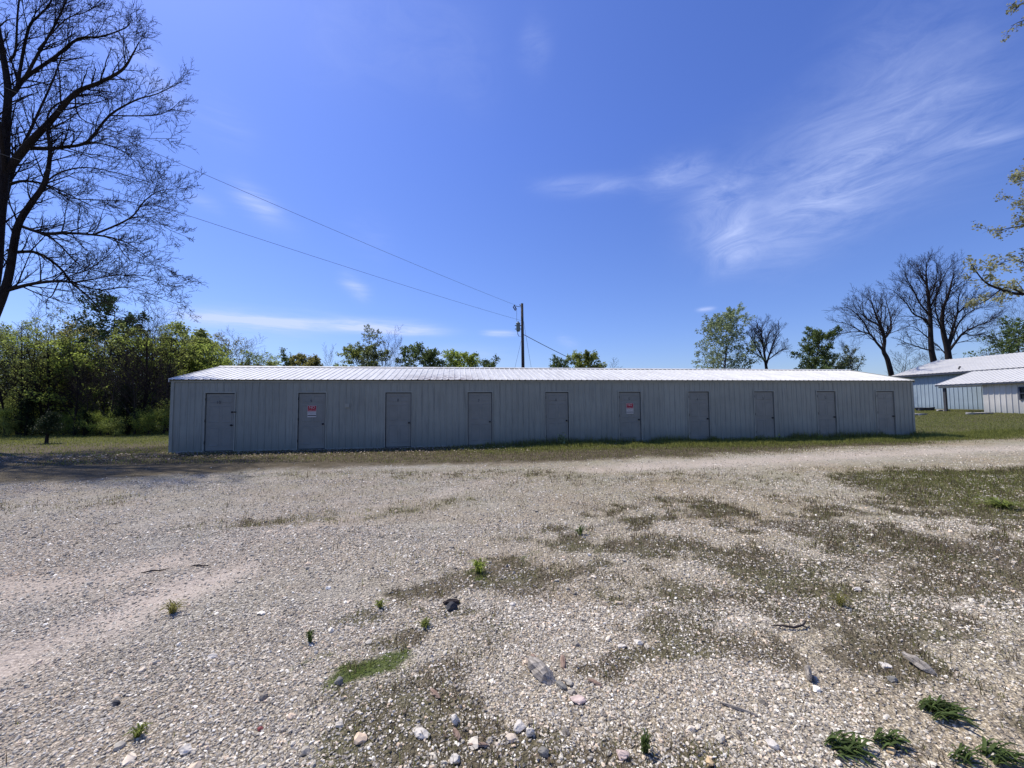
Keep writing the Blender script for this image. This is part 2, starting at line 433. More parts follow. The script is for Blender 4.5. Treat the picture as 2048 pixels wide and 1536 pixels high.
gcol = k.mix(k.math('MULTIPLY', k.math('MULTIPLY', k.rng(cd.outputs[1], 5, 8.5), k.rng(k.noise(v, 1.6, 6, .7), .4, .62)), .34), gcol, k.mix(k.rng(fine0, .3, .7), (.12, .12, .05), (.33, .33, .17)))
gcol = k.mix(k.math('MULTIPLY', k.rng(mid, .5, .75), .35), gcol, (.15, .125, .10))
dcol = k.ramp(k.math('ADD', k.math('MULTIPLY', mid, .4), k.math('MULTIPLY', k.noise(v, 45, 4, .75), .6)), [(.3, (.22, .17, .13)), (.5, (.52, .43, .35)), (.75, (.70, .61, .52))])
def thr(a, nz, w=.35): return k.rng(k.math('ADD', a, k.math('MULTIPLY', k.math('SUBTRACT', nz, .5), 1.1)), .5 - w, .5 + w)
gcol = k.mix(k.math('MULTIPLY', thr(A['road'], mid, .45), .55), gcol, k.mix(.5, gcol, (.66, .60, .51)))
gcol = k.mix(k.math('MULTIPLY', thr(A['dirt'], k.noise(v, 7, 5, .8), .5), .72), gcol, dcol)
lit = k.ramp(k.math('ADD', k.math('MULTIPLY', s1[1], .5), k.math('MULTIPLY', fine, .5)), [(.25, (.04, .03, .024)), (.5, (.10, .075, .055)), (.8, (.2, .155, .12))])
gcol = k.mix(k.math('MULTIPLY', thr(A['litter'], fine, .25), .8), gcol, lit)
sp = k.noise(v, 55, 3, .7)
gg = k.ramp(k.math('ADD', k.math('MULTIPLY', sp, .6), k.math('MULTIPLY', mid, .4)), [(.3, (.035, .027, .017)), (.46, (.085, .068, .04)), (.6, (.16, .13, .08)), (.8, (.36, .31, .23))])
gg = k.mix(k.math('MULTIPLY', k.rng(k.noise(v, 1.3, 4, .6), .45, .6), .6), gg, k.ramp(sp, [(.3, (.05, .052, .018)), (.55, (.12, .12, .045)), (.8, (.26, .24, .13))]))
gcol = k.mix(k.math('MULTIPLY', thr(A['grass'], k.math('ADD', k.math('MULTIPLY', k.math('SUBTRACT', k.noise(v, 30, 4, .8), .5), 1.6), .5), .14), .85), gcol, gg)
turf = k.ramp(k.math('ADD', k.math('MULTIPLY', sp, .5), k.math('MULTIPLY', mid, .5)), [(.3, (.06, .06, .02)), (.5, (.14, .135, .045)), (.7, (.26, .24, .10))])
gcol = k.mix(k.math('MULTIPLY', thr(A['turf'], k.noise(v, 9, 5, .75), .25), .85), gcol, turf)
fcol_d = k.ramp(k.math('ADD', k.math('MULTIPLY', fine, .5), k.math('MULTIPLY', mid, .5)), [(.3, (.03, .024, .014)), (.48, (.085, .068, .038)), (.62, (.15, .12, .075)), (.8, (.32, .27, .2))])
fcol_l = k.ramp(k.math('ADD', k.math('MULTIPLY', fine, .55), k.math('MULTIPLY', mid, .45)), [(.3, (.04, .042, .014)), (.5, (.09, .095, .03)), (.7, (.15, .145, .055)), (.85, (.24, .21, .11))])
fc = k.mix(thr(A['lush'], mid, .35), fcol_d, fcol_l)
gcol = k.mix(thr(A['field'], fine, .3), gcol, fc)
mc = k.ramp(sp, [(.3, (.03, .05, .008)), (.6, (.085, .12, .018)), (.8, (.14, .17, .04))])
gcol = k.mix(k.math('MULTIPLY', thr(A['moss'], fine, .2), .9), gcol, mc)
hgt = k.math('ADD', k.math('MULTIPLY', k.math('SUBTRACT', 1.0, d1), .5), k.math('MULTIPLY', k.math('SUBTRACT', 1.0, d2), .9))
hgt = k.math('ADD', hgt, k.math('MULTIPLY', s2[2], .5))
soft = k.math('MAXIMUM', A['dirt'], A['field'])
hgt = k.math('MULTIPLY', hgt, k.rng(soft, .2, .9, 1.0, .35))
b1 = k.bump(hgt, 1.0, .02)
b2 = k.bump(k.math('ADD', k.math('MULTIPLY', mid, 2.0), fine), .6, .035, b1)
k.bsdf(gcol, .92, 0, .15, b2)
ground = link('ground', gme, k.mat); ground['kind'] = 'structure'

# ------------------------------------------------------------------ loose gravel (geometry nodes, nobody could count it)
def wedge(n, d0, d1, margin=1.0):
    d = np.sqrt(NR.uniform(d0 * d0, d1 * d1, n)); x = NR.uniform(-1.36, 1.36, n) * d + NR.uniform(-margin, margin, n)
    return x, d
px_, py_, rr_ = [], [], []
for n, d0, d1, r0, r1 in ((130000, 1.2, 3.2, .0024, .0090), (80000, 2.8, 5.2, .0038, .0118), (56000, 4.8, 8.5, .006, .014), (26000, 8, 14, .009, .018), (1100, 1.3, 6, .012, .026)):
    x, y = wedge(n, d0, d1)
    r = r0 + (r1 - r0) * NR.uniform(0, 1, n) ** 2.6
    px_.append(x); py_.append(y); rr_.append(r)
sx = np.concatenate(px_); sy = np.concatenate(py_); sr = np.concatenate(rr_)
ms = masks(sx, sy)
keep = NR.uniform(0, 1, len(sx)) > np.clip(.5 * ms['dirt'] + .45 * ms['grass'] + .9 * ms['moss'] + 1.1 * ms['field'] + .4 * ms['litter'], 0, .985)
clump = fbm(sx * 2.2, sy * 2.2, 3, 77)
dust = sst(.50, .62, fbm(sx * .9 + 3, sy * .9, 4, 101))
keep &= NR.uniform(0, 1, len(sx)) < (.25 + 1.25 * clump) * (1 - .6 * dust)
sx, sy, sr = sx[keep], sy[keep], sr[keep]
sz = gz(sx, sy) + sr * .22
N = len(sx)
pme = bpy.data.meshes.new('gravel'); pme.vertices.add(N); pme.vertices.foreach_set('co', np.stack([sx, sy, sz], 1).astype(np.float32).ravel())
def fattr(me, nm, typ, arr):
    a = me.attributes.new(nm, typ, 'POINT'); a.data.foreach_set('vector' if typ == 'FLOAT_VECTOR' else 'value', np.ascontiguousarray(arr).ravel())
asp = NR.uniform(.6, 1.25, (N, 3)); asp[:, 2] *= .62
fattr(pme, 'scl', 'FLOAT_VECTOR', (asp * sr[:, None]).astype(np.float32))
fattr(pme, 'rotv', 'FLOAT_VECTOR', np.stack([NR.uniform(-.5, .5, N), NR.uniform(-.5, .5, N), NR.uniform(0, 6.28, N)], 1).astype(np.float32))
fattr(pme, 'idx', 'INT', NR.randint(0, 7, N).astype(np.int32))
fattr(pme, 'tint', 'FLOAT', np.clip(NR.uniform(0, 1, N), 0, 1).astype(np.float32))
k = NT('loose_stone'); v = k.tc()
t = k.attr('tint', 'INSTANCER')
c = k.ramp(t, [(0, (.09, .083, .08)), (.22, (.16, .148, .14)), (.5, (.25, .235, .222)), (.78, (.32, .30, .28)), (.86, (.34, .27, .22)), (.94, (.40, .38, .36)), (1, (.55, .53, .51))])
c = k.mix(1.0, c, (2.32, 2.25, 1.92), 'MULTIPLY')
c = k.mix(k.math('MULTIPLY', k.noise(v, 2.5, 4, .6), .5), c, k.mix(1.0, c, (.62, .58, .55), 'MULTIPLY'))
k.bsdf(c, .85, 0, .2)
M['gravel'] = k.mat
ng = bpy.data.node_groups.new('scatter_gravel', 'GeometryNodeTree')
ng.interface.new_socket('Geometry', in_out='INPUT', socket_type='NodeSocketGeometry')
ng.interface.new_socket('Geometry', in_out='OUTPUT', socket_type='NodeSocketGeometry')
gi = ng.nodes.new('NodeGroupInput'); go = ng.nodes.new('NodeGroupOutput')
L = ng.links.new
g2i = ng.nodes.new('GeometryNodeGeometryToInstance')
for q in range(7):
    ico = ng.nodes.new('GeometryNodeMeshIcoSphere'); ico.inputs['Radius'].default_value = 1; ico.inputs['Subdivisions'].default_value = 2
    sp_ = ng.nodes.new('GeometryNodeSetPosition')
    pos = ng.nodes.new('GeometryNodeInputPosition')
    ad = ng.nodes.new('ShaderNodeVectorMath'); ad.operation = 'ADD'; ad.inputs[1].default_value = (q * 7.3, q * 3.1, q * 1.7); L(pos.outputs[0], ad.inputs[0])
    nz = ng.nodes.new('ShaderNodeTexNoise'); nz.inputs['Scale'].default_value = .9; nz.inputs['Detail'].default_value = 1.5; L(ad.outputs[0], nz.inputs['Vector'])
    sb = ng.nodes.new('ShaderNodeVectorMath'); sb.operation = 'SUBTRACT'; sb.inputs[1].default_value = (.5, .5, .5); L(nz.outputs['Color'], sb.inputs[0])
    mu = ng.nodes.new('ShaderNodeVectorMath'); mu.operation = 'SCALE'; mu.inputs['Scale'].default_value = 1.9; L(sb.outputs[0], mu.inputs[0])
    L(mu.outputs[0], sp_.inputs['Offset']); L(ico.outputs['Mesh'], sp_.inputs['Geometry']); L(sp_.outputs[0], g2i.inputs[0])
iop = ng.nodes.new('GeometryNodeInstanceOnPoints'); iop.inputs['Pick Instance'].default_value = True
def na(nm, typ):
    n = ng.nodes.new('GeometryNodeInputNamedAttribute'); n.data_type = typ; n.inputs['Name'].default_value = nm
    return n.outputs['Attribute']
L(gi.outputs[0], iop.inputs['Points']); L(g2i.outputs[0], iop.inputs['Instance'])
L(na('idx', 'INT'), iop.inputs['Instance Index']); L(na('scl', 'FLOAT_VECTOR'), iop.inputs['Scale'])
e2r = ng.nodes.new('FunctionNodeEulerToRotation'); L(na('rotv', 'FLOAT_VECTOR'), e2r.inputs[0]); L(e2r.outputs[0], iop.inputs['Rotation'])
smt = ng.nodes.new('GeometryNodeSetMaterial'); smt.inputs['Material'].default_value = M['gravel']
L(iop.outputs[0], smt.inputs[0]); L(smt.outputs[0], go.inputs[0])
gravel = link('gravel', pme, M['gravel'])
md = gravel.modifiers.new('scatter', 'NODES'); md.node_group = ng
tag(gravel, 'loose grey and tan crushed stone covering the yard', 'gravel', kind='stuff')

# ------------------------------------------------------------------ blades and litter
def blades(name, x, y, h, w, tint, mat, label, cat, lean=.45, z0=None):
    n = len(x); a = NR.uniform(0, 2 * pi, n); l = NR.uniform(0, lean, n) * h; la = NR.uniform(0, 2 * pi, n)
    z = gz(x, y) - .004 if z0 is None else z0
    dx = np.cos(a) * w; dy = np.sin(a) * w
    mx_ = x + np.cos(la) * l * .35; my_ = y + np.sin(la) * l * .35; mz_ = z + h * .6
    tx = x + np.cos(la) * l; ty = y + np.sin(la) * l; tz = z + h * (1 - .3 * l / np.maximum(h, 1e-4))
    co = np.stack([np.stack([x - dx, y - dy, z], 1), np.stack([x + dx, y + dy, z], 1), np.stack([mx_ + dx * .7, my_ + dy * .7, mz_], 1),
                   np.stack([mx_ - dx * .7, my_ - dy * .7, mz_], 1), np.stack([tx, ty, tz], 1)], 1).reshape(-1, 3)
    b = (np.arange(n) * 5)[:, None]
    loops = (b + np.array([0, 1, 2, 3, 3, 2, 4])[None]).ravel()
    sizes = np.tile([4, 3], n)
    me = np_mesh(name, co, loops, sizes, attrs={'tint': np.repeat(tint, 5)})
    o = link(name, me, mat); tag(o, label, cat, kind='stuff'); return o

def pick(x, y, prob):
    kp = NR.uniform(0, 1, len(x)) < prob; return x[kp], y[kp]
# sparse dead tufts and green sprigs across the yard
x, y = wedge(520000, 1.25, 9.5)
m_ = masks(x, y); cl = sst(.42, .72, fbm(x * 6, y * 6, 3, 55))
right = sst(-1.2, 1.0, x / np.maximum(y, .5) + .35)
p_ = np.clip(m_['grass'] * 1.5 * (.2 + 1.2 * cl) + .11 * right * cl + .015 * cl, 0, 1) * (1 - m_['field']) * (1 - .8 * m_['dirt'])
x, y = pick(x, y, p_ * .85)
isg = NR.uniform(0, 1, len(x)) < .30 + .45 * masks(x, y)['turf']
h = NR.uniform(.012, .055, len(x)) * (1 + .4 * (y > 4)) * (.7 + 1.1 * (NR.uniform(0, 1, len(x)) < .15))
xd, yd, hd = x[~isg], y[~isg], h[~isg]
blades('dry_grass', xd, yd, hd, np.full(len(xd), .0015) * (1 + yd * .2), NR.uniform(0, 1, len(xd)), M['blade_dead'], 'thin dead grass wisps among the gravel', 'dry grass', .9)
xg, yg, hg = x[isg], y[isg], h[isg]
blades('sparse_grass', xg, yg, hg * .8, np.full(len(xg), .0015) * (1 + yg * .18), NR.uniform(0, .8, len(xg)), M['blade'], 'short olive green grass sprigs among the gravel', 'grass', .8)
# moss cushions
x, y = wedge(260000, 1.5, 5.5, .2); m_ = masks(x, y); x, y = pick(x, y, m_['moss'] * .9)
blades('moss', x, y, NR.uniform(.006, .022, len(x)), np.full(len(x), .0018), NR.uniform(.2, .9, len(x)), M['blade'], 'bright green moss and fine grass in low patches on the gravel', 'moss', .8)
# field grass
def field_pts(n, x0, x1, y0, y1):
    x = NR.uniform(x0, x1, n); y = NR.uniform(y0, y1, n); m = masks(x, y); fd, fs = front_dist(x, y)
    inside = (fd < .02) & (fd > -5.9) & (fs > -.05) & (fs < 30.6)
    kp = (~inside) & (NR.uniform(0, 1, n) < m['field'] * (.35 + .65 * m['lush'])); return x[kp], y[kp], m['lush'][kp], fd[kp], fs[kp]
x, y, lu, fd, fs = field_pts(330000, -14, 27, 11.0, 19.5)
cl = sst(.35, .65, fbm(x * 1.3, y * 1.3, 3, 91))
h = NR.uniform(.03, .09, len(x)) * (1 + 1.2 * lu * cl) * (1 + 1.3 * sst(.5, .05, fd) * sst(8, 14, fs) * (fd > 0))
gm = NR.uniform(0, 1, len(x)) < (.3 + .68 * lu)
blades('field_grass', x[gm], y[gm], h[gm], np.full(gm.sum(), .006), NR.uniform(0, 1, gm.sum()), M['blade'], 'green grass strip along the foot of the storage shed', 'grass', .8)
blades('withered_grass', x[~gm], y[~gm], h[~gm] * .6, np.full((~gm).sum(), .006), NR.uniform(0, .8, (~gm).sum()), M['blade_dead'], 'brown withered grass between shed and gravel', 'dry grass', 1.0)
x, y, lu, fd, fs = field_pts(110000, -46, -8, 13, 30)
blades('meadow_grass', x, y, NR.uniform(.03, .09, len(x)), np.full(len(x), .011), NR.uniform(.1, .9, len(x)), M['blade'], 'mown grass between the gravel and the wood at left', 'grass', .8)
x, y, lu, fd, fs = field_pts(100000, 19, 48, 17, 36)
kp = (x < 37)
blades('lawn_grass', x[kp], y[kp], NR.uniform(.03, .08, kp.sum()), np.full(kp.sum(), .011), NR.uniform(.1, .9, kp.sum()), M['blade'], 'rough lawn between the shed and the blue barn', 'grass', .8)
x, y = wedge(150000, 6.5, 14); m_ = masks(x, y); kp = (NR.uniform(0, 1, len(x)) < m_['grass'] * .55) & (m_['field'] < .6)
x, y = x[kp], y[kp]
blades('patchy_grass', x, y, NR.uniform(.015, .045, len(x)), np.full(len(x), .004), NR.uniform(.2, 1, len(x)), M['blade'], 'thin yellowish grass in patches on the far gravel', 'grass', .9)

def flakes(name, x, y, s, tint, mat, label, cat, zo=.012):
    n = len(x); a = NR.uniform(0, 2 * pi, n); tl = NR.uniform(-.5, .5, (n, 2)); z = gz(x, y) + zo
    ca, sa = np.cos(a), np.sin(a); out = []
    for ux, uy in ((-1, 0), (0, -.6), (1, 0), (0, .6)):
        lx = ux * s; ly = uy * s
        out.append(np.stack([x + lx * ca - ly * sa, y + lx * sa + ly * ca, z + np.abs(lx * tl[:, 0]) + ly * tl[:, 1] * .5 + (abs(ux) * s * .2)], 1))
    co = np.stack(out, 1).reshape(-1, 3)
    me = np_mesh(name, co, np.arange(n * 4), np.full(n, 4), attrs={'tint': np.repeat(tint, 4)})
    o = link(name, me, mat); tag(o, label, cat, kind='stuff'); return o
n = 5200; fs_ = NR.uniform(-7, 17, n); fd_ = np.abs(NR.normal(.5, .8, n)) + .12
x = AX + UX * fs_ + UY * fd_; y = AY + UY * fs_ - UX * fd_
kp = NR.uniform(0, 1, n) < np.interp(fs_, [-7, 0, 10, 17], [.35, 1, .8, .15])
x, y = x[kp], y[kp]
flakes('fallen_leaves', x, y, NR.uniform(.012, .035, len(x)), NR.uniform(0, 1, len(x)) ** 1.6, M['deadleaf'], 'pale dry leaves fallen along the foot of the shed', 'fallen leaves', .03)
x, y = wedge(42000, 1.3, 8); m_ = masks(x, y); x, y = pick(x, y, np.clip(m_['litter'] * .9 + m_['grass'] * .12 + .008, 0, 1))
flakes('leaf_litter', x, y, NR.uniform(.006, .016, len(x)), NR.uniform(0, .55, len(x)), M['deadleaf'], 'small brown leaf scraps scattered on gravel and turf', 'leaf litter')

# ------------------------------------------------------------------ ribbed sheet
def ribs_stations(x0, x1, pitch=.229, off=0.0, bw_=.052, tw=.022, hgt=.02):
    st = [(x0, 0.0)]
    k0 = int(math.floor((x0 - off) / pitch)) - 1; k1 = int(math.ceil((x1 - off) / pitch)) + 1
    for i in range(k0, k1 + 1):
        c = off + i * pitch
        if c - bw_ / 2 <= x0 + .002 or c + bw_ / 2 >= x1 - .002: continue
        st += [(c - bw_ / 2, 0), (c - tw / 2, hgt), (c + tw / 2, hgt), (c + bw_ / 2, 0)]
    st.append((x1, 0.0)); return st
def sheet(mb, O, ax, up, nrm, x0, x1, z0, z1, m=0, **kw):
    """ribbed sheet: stations along ax, running from z0 to z1 along up, ribs standing out along nrm"""
    O, ax, up, nrm = Vector(O), Vector(ax), Vector(up), Vector(nrm)
    st = ribs_stations(x0, x1, **kw)
    for (a, ha), (b, hb) in zip(st[:-1], st[1:]):
        p = [O + ax * a + up * z0 + nrm * ha, O + ax * b + up * z0 + nrm * hb, O + ax * b + up * z1 + nrm * hb, O + ax * a + up * z1 + nrm * ha]
        mb.face(p, m)

# ------------------------------------------------------------------ the long shed
SL, SW, EH, RH = 30.507, 5.75, 2.545, 3.255
shed = thing('storage_shed', 'long low grey ribbed metal storage shed with ten numbered doors and white roof', 'shed', (AX, AY, 0), TH)
DC = [1.54 + 3.055 * i for i in range(10)]; DHW = .462; DH = 2.055
mb = MB()
edges = [0.0]
for c in DC: edges += [c - DHW - .045, c + DHW + .045]
edges.append(SL)
for i in range(0, len(edges), 2): sheet(mb, (0, 0, 0), (1, 0, 0), (0, 0, 1), (0, -1, 0), edges[i], edges[i + 1], .03, EH, off=.03)
for c in DC: sheet(mb, (0, 0, 0), (1, 0, 0), (0, 0, 1), (0, -1, 0), c - DHW - .045, c + DHW + .045, DH + .045, EH, off=.03)
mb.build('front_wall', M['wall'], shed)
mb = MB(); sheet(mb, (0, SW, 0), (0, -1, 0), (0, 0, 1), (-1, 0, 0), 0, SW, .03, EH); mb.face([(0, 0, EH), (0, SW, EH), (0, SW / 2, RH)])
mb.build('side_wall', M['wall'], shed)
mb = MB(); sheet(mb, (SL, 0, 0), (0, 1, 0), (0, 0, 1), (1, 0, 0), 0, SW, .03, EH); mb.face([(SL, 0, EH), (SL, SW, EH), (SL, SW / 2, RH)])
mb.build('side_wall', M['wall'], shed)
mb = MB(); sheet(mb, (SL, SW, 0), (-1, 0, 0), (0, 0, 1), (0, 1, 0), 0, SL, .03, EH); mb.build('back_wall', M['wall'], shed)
mb = MB()
for i in range(0, len(edges), 2): mb.box(edges[i], -.028, -.06, edges[i + 1], .01, .05)
mb.build('base_trim', M['trim'], shed)
for cx in (0, SL):
    s_ = 1 if cx == 0 else -1
    mb = MB(); a0, a1 = sorted((cx - .03 * s_, cx + .07 * s_)); mb.box(a0, -.031, .0, a1, .002, EH - .09); mb.box(*((cx - .031, .003, 0, cx - .002, .08, EH - .09) if s_ == 1 else (cx + .002, .003, 0, cx + .031, .08, EH - .09)))
    mb.build('corner_trim', M['trim'], shed)
mb = MB(); mb.box(-.03, -.036, EH - .10, SL + .03, .0, EH + .008); mb.build('eave_trim', M['trim'], shed)
# roof, two ribbed slopes
OV = .09; slope = Vector((0, SW / 2, RH - EH)); sl = slope.length; su = slope / sl; sn = Vector((0, -su.z, su.y))
mb = MB(); sheet(mb, (0, 0, EH + .02), (1, 0, 0), su, sn, -.06, SL + .06, -OV, sl, hgt=.018, bw_=.055, tw=.02, off=.1)
su2 = Vector((0, -su.y, su.z)); sn2 = Vector((0, su.z, su.y))
sheet(mb, (SL, SW, EH + .02), (-1, 0, 0), su2, sn2, -.06, SL + .06, -OV, sl, hgt=.018, bw_=.055, tw=.02, off=.1)
roof = mb.build('roof', M['roof'], shed)
mb = MB()
yr, zr = SW / 2, RH + .02
mb.face([(-.07, yr - .16, zr - .012), (SL + .07, yr - .16, zr - .012), (SL + .07, yr, zr + .045), (-.07, yr, zr + .045)])
mb.face([(-.07, yr, zr + .045), (SL + .07, yr, zr + .045), (SL + .07, yr + .16, zr - .012), (-.07, yr + .16, zr - .012)])
mb.build('ridge_cap', M['roof'], roof)
for xx in (-.075, SL + .055):
    mb = MB()
    for q in (0, 1):
        y0, y1 = (-OV, yr) if q == 0 else (SW + OV, yr)
        z0 = EH + .02 - OV * .247
        p = [(xx, y0, z0 - .09), (xx, y1, zr - .09), (xx, y1, zr + .03), (xx, y0, z0 + .03)]
        p2 = [(xx + .02, *r[1:]) for r in p]
        mb.face(p); mb.face(p2[::-1])
        for a, b in ((0, 1), (1, 2), (2, 3), (3, 0)): mb.face([p[a], p2[a], p2[b], p[b]])
    mb.build('rake_trim', M['roof'] if xx < 0 else M['trim'], roof)
# near-black strip along the underside of the eave
mb = MB(); mb.box(-.05, -OV + .004, EH - .028, SL + .05, -.037, EH - .012); mb.build('eave_dark_strip', M['gap'], shed)

def make_door(i, c):
    num = str(10 - i)
    d = MB()
    x0, x1, z0, z1, yf = c - DHW + .014, c + DHW - .014, .045, DH - .016, .016
    # slab with six embossed panels: front face split in a grid
    pans = []
    for (a0, a1) in ((.10, .42), (.505, .825)):
        for (b0, b1) in ((.16, .80), (.98, 1.56), (1.68, 1.90)): pans.append((x0 + a0, x0 + a1, z0 + b0, z0 + b1))
    d.box(x0, yf, z0, x1, yf + .04, z1)
    for (a, b, e, g) in pans:
        t = .012; r = .006
        o = [(a, e), (b, e), (b, g), (a, g)]; n_ = [(a + t, e + t), (b - t, e + t), (b - t, g - t), (a + t, g - t)]; n2 = [(a + 2.4 * t, e + 2.4 * t), (b - 2.4 * t, e + 2.4 * t), (b - 2.4 * t, g - 2.4 * t), (a + 2.4 * t, g - 2.4 * t)]
        y0, y1, y2 = yf - .0015, yf - .0095, yf - .003
        for q in range(4):
            q2 = (q + 1) % 4
            d.face([(o[q][0], y0, o[q][1]), (o[q2][0], y0, o[q2][1]), (n_[q2][0], y1, n_[q2][1]), (n_[q][0], y1, n_[q][1])])
            d.face([(n_[q][0], y1, n_[q][1]), (n_[q2][0], y1, n_[q2][1]), (n2[q2][0], y2, n2[q2][1]), (n2[q][0], y2, n2[q][1])])
        d.face([(n2[q][0], y2, n2[q][1]) for q in range(4)])
    door = d.build('door', M['door'], shed)
    fr = MB()
    fr.box(c - DHW - .045, -.03, 0, c - DHW - .012, .06, DH + .012); fr.box(c + DHW + .012, -.03, 0, c + DHW + .045, .06, DH + .012)
    fr.box(c - DHW - .045, -.03, DH + .0125, c + DHW + .045, .06, DH + .05)
    fr.build('door_frame', M['frame'], shed)
    gp = MB(); gp.box(c - DHW - .0118, .03, 0.002, c - DHW + .0138, .09, DH + .011); gp.box(c + DHW - .0138, .03, .002, c + DHW + .0118, .09, DH + .011)
    gp.box(c - DHW + .0142, .03, DH - .0155, c + DHW - .0142, .09, DH + .011); gp.box(c - DHW + .0142, .03, -.02, c + DHW - .0142, .09, .044)
    gp.build('door_gap', M['gap'], shed)
    th = MB(); th.box(c - DHW - .011, -.05, -.05, c + DHW + .011, .028, .022); th.build('threshold', M['trim'], shed)
    kn = MB(); kx = x1 - .065; kz = .93
    kn.tube([(kx, yf + .001, kz), (kx, yf - .012, kz)], .034, 14); kn.tube([(kx, yf - .012, kz), (kx, yf - .03, kz), (kx, yf - .04, kz), (kx, yf - .06, kz), (kx, yf - .068, kz)], [.012, .012, .027, .031, .018], 14)
    kn.build('knob', M['knob'], door, True)
    if i == 0:
        db = MB(); db.tube([(kx, yf + .001, 1.39), (kx, yf - .02, 1.39), (kx, yf - .028, 1.39)], [.034, .03, .022], 14); db.build('deadbolt', M['knob'], door, True)
        hs = MB(); hs.box(kx + .075, -.048, 1.37, kx + .16, -.0325, 1.41); hs.build('hasp', M['knob'], door)
    for hz in (.28, 1.05, 1.80): MB().tube([(x0 - .011, -.034, hz), (x0 - .011, -.034, hz + .1)], .008, 8).build('hinge', M['knob'], door)
    nm = MB(); nm.text(num, c - .05 + .015 * (i % 3), yf - .013, 1.735 + .02 * ((i * 7) % 3), .15); nm.build('number', M['ink'], door)
    if i in (1, 5):
        s = MB(); sx0, sx1, s0, s1 = c - .15, c + .15, 1.18, 1.60
        s.box(sx0, yf - .020, s0, sx1, yf - .012, s1, 1)
        y_ = yf - .0212
        s.face([(sx0 + .008, y_, 1.39), (sx1 - .008, y_, 1.39), (sx1 - .008, y_, s1 - .008), (sx0 + .008, y_, s1 - .008)], 0)
        s.text('NO', c, y_ - .0015, 1.53, .13, 1); s.text('TRESPASSING', c, y_ - .0015, 1.43, .045, 1)
        s.text('VIOLATORS WILL', c, y_ - .0015, 1.35, .036, 2); s.text('BE PROSECUTED', c, y_ - .0015, 1.30, .036, 2)
        s.face([(sx0 + .008, y_, 1.225), (sx1 - .008, y_, 1.225), (sx1 - .008, y_, 1.255), (sx0 + .008, y_, 1.255)], 2)
        o = s.build('notice_sign', [M['sred'], M['swhite'], M['sblack']], door); o['label'] = 'red and white no trespassing notice'
    return door
for i, c in enumerate(DC): make_door(i, c)
# small cover plate and scuffs on the wall between second and third doors
mb = MB(); mb.box(5.74, -.045, 1.52, 5.90, -.022, 1.66); mb.build('cover_plate', M['frame'], shed)

# ------------------------------------------------------------------ blue barn and its grey annex
BX, BY = 37.8, 38.5; BZ = .82
barn = thing('barn', 'pale blue ribbed metal barn with white gable roof beyond the shed', 'barn', (BX, BY, BZ), TH)
bl = 24; eh = 4.2 - BZ; rh = 5.72 - BZ; bw2 = 5.3
mb = MB(); sheet(mb, (0, 0, 0), (0, -1, 0), (0, 0, 1), (-1, 0, 0), 0, bl, -.3, eh, pitch=.305, hgt=.03, bw_=.09, tw=.03); mb.build('front_wall', M['bluewall'], barn)
mb = MB(); sheet(mb, (2 * bw2, 0, 0), (-1, 0, 0), (0, 0, 1), (0, 1, 0), 0, 2 * bw2, -.3, eh, pitch=.305, hgt=.03); mb.face([(0, 0, eh), (2 * bw2, 0, eh), (bw2, 0, rh)]); mb.build('gable_wall', M['bluewall'], barn)
mb = MB(); mb.box(2 * bw2 - .1, -bl, -.3, 2 * bw2, 0, eh); mb.box(0, -bl - .1, -.3, 2 * bw2, -bl, eh); mb.build('back_wall', M['bluewall'], barn)
mb = MB(); s_ = Vector((bw2, 0, rh - eh)); L_ = s_.length; s_.normalize(); n_ = Vector((-s_.z, 0, s_.x))
sheet(mb, (0, 0, eh + .05), (0, -1, 0), s_, n_, -.35, bl + .3, -.35, L_, pitch=.305, hgt=.03)
s2_ = Vector((-s_.x, 0, s_.z)); n2_ = Vector((s_.z, 0, s_.x))
sheet(mb, (2 * bw2, 0, eh + .05), (0, -1, 0), s2_, n2_, -.35, bl + .3, -.35, L_, pitch=.305, hgt=.03)
rf = mb.build('roof', M['roof2'], barn)
mb = MB(); mb.box(-.36, -bl, eh - .24, -.31, .3, eh - .05); mb.build('fascia', M['fascia'], barn)
mb = MB(); mb.tube([(.55, -4.4, eh + .15), (.55, -4.4, eh + .33), (.45, -4.55, eh + .4)], [.05, .05, .07], 8); mb.build('vent_pipe', M['knob'], rf)
mb = MB(); mb.box(-.32, -bl, eh - .06, -.02, .3, eh - .04); mb.build('soffit', M['fascia'], barn)

annex = thing('lean_to', 'grey ribbed metal lean-to with open corner porch against the blue barn', 'lean-to', (BX, BY, BZ), TH)
ax0 = -4.03; ae = 2.98 - BZ; ay0 = -6.0; ay1 = -bl + 1; wy = -8.6; fz = -.12
mb = MB(); sheet(mb, (ax0 + .12, wy, 0), (0, -1, 0), (0, 0, 1), (-1, 0, 0), 0, 1.93, fz, ae - .02, pitch=.305, hgt=.035, bw_=.10, tw=.03)
sheet(mb, (ax0 + .12, wy, 0), (0, -1, 0), (0, 0, 1), (-1, 0, 0), 3.13, wy - ay1, fz, ae - .02, pitch=.305, hgt=.035, bw_=.10, tw=.03)
sheet(mb, (ax0 + .12, wy, 0), (0, -1, 0), (0, 0, 1), (-1, 0, 0), 1.93, 3.13, 2.58 - BZ, ae - .02, pitch=.305, hgt=.035, bw_=.10, tw=.03)
sheet(mb, (ax0 + .12, wy, 0), (0, -1, 0), (0, 0, 1), (-1, 0, 0), 1.93, 3.13, fz, 1.66 - BZ, pitch=.305, hgt=.035, bw_=.10, tw=.03)
mb.build('front_wall', M['greywall'], annex)
mb = MB(); sheet(mb, (-.04, wy, 0), (-1, 0, 0), (0, 0, 1), (0, 1, 0), 0, -ax0 - .16, fz, ae, pitch=.305, hgt=.03); mb.build('side_wall', M['greywall'], annex)
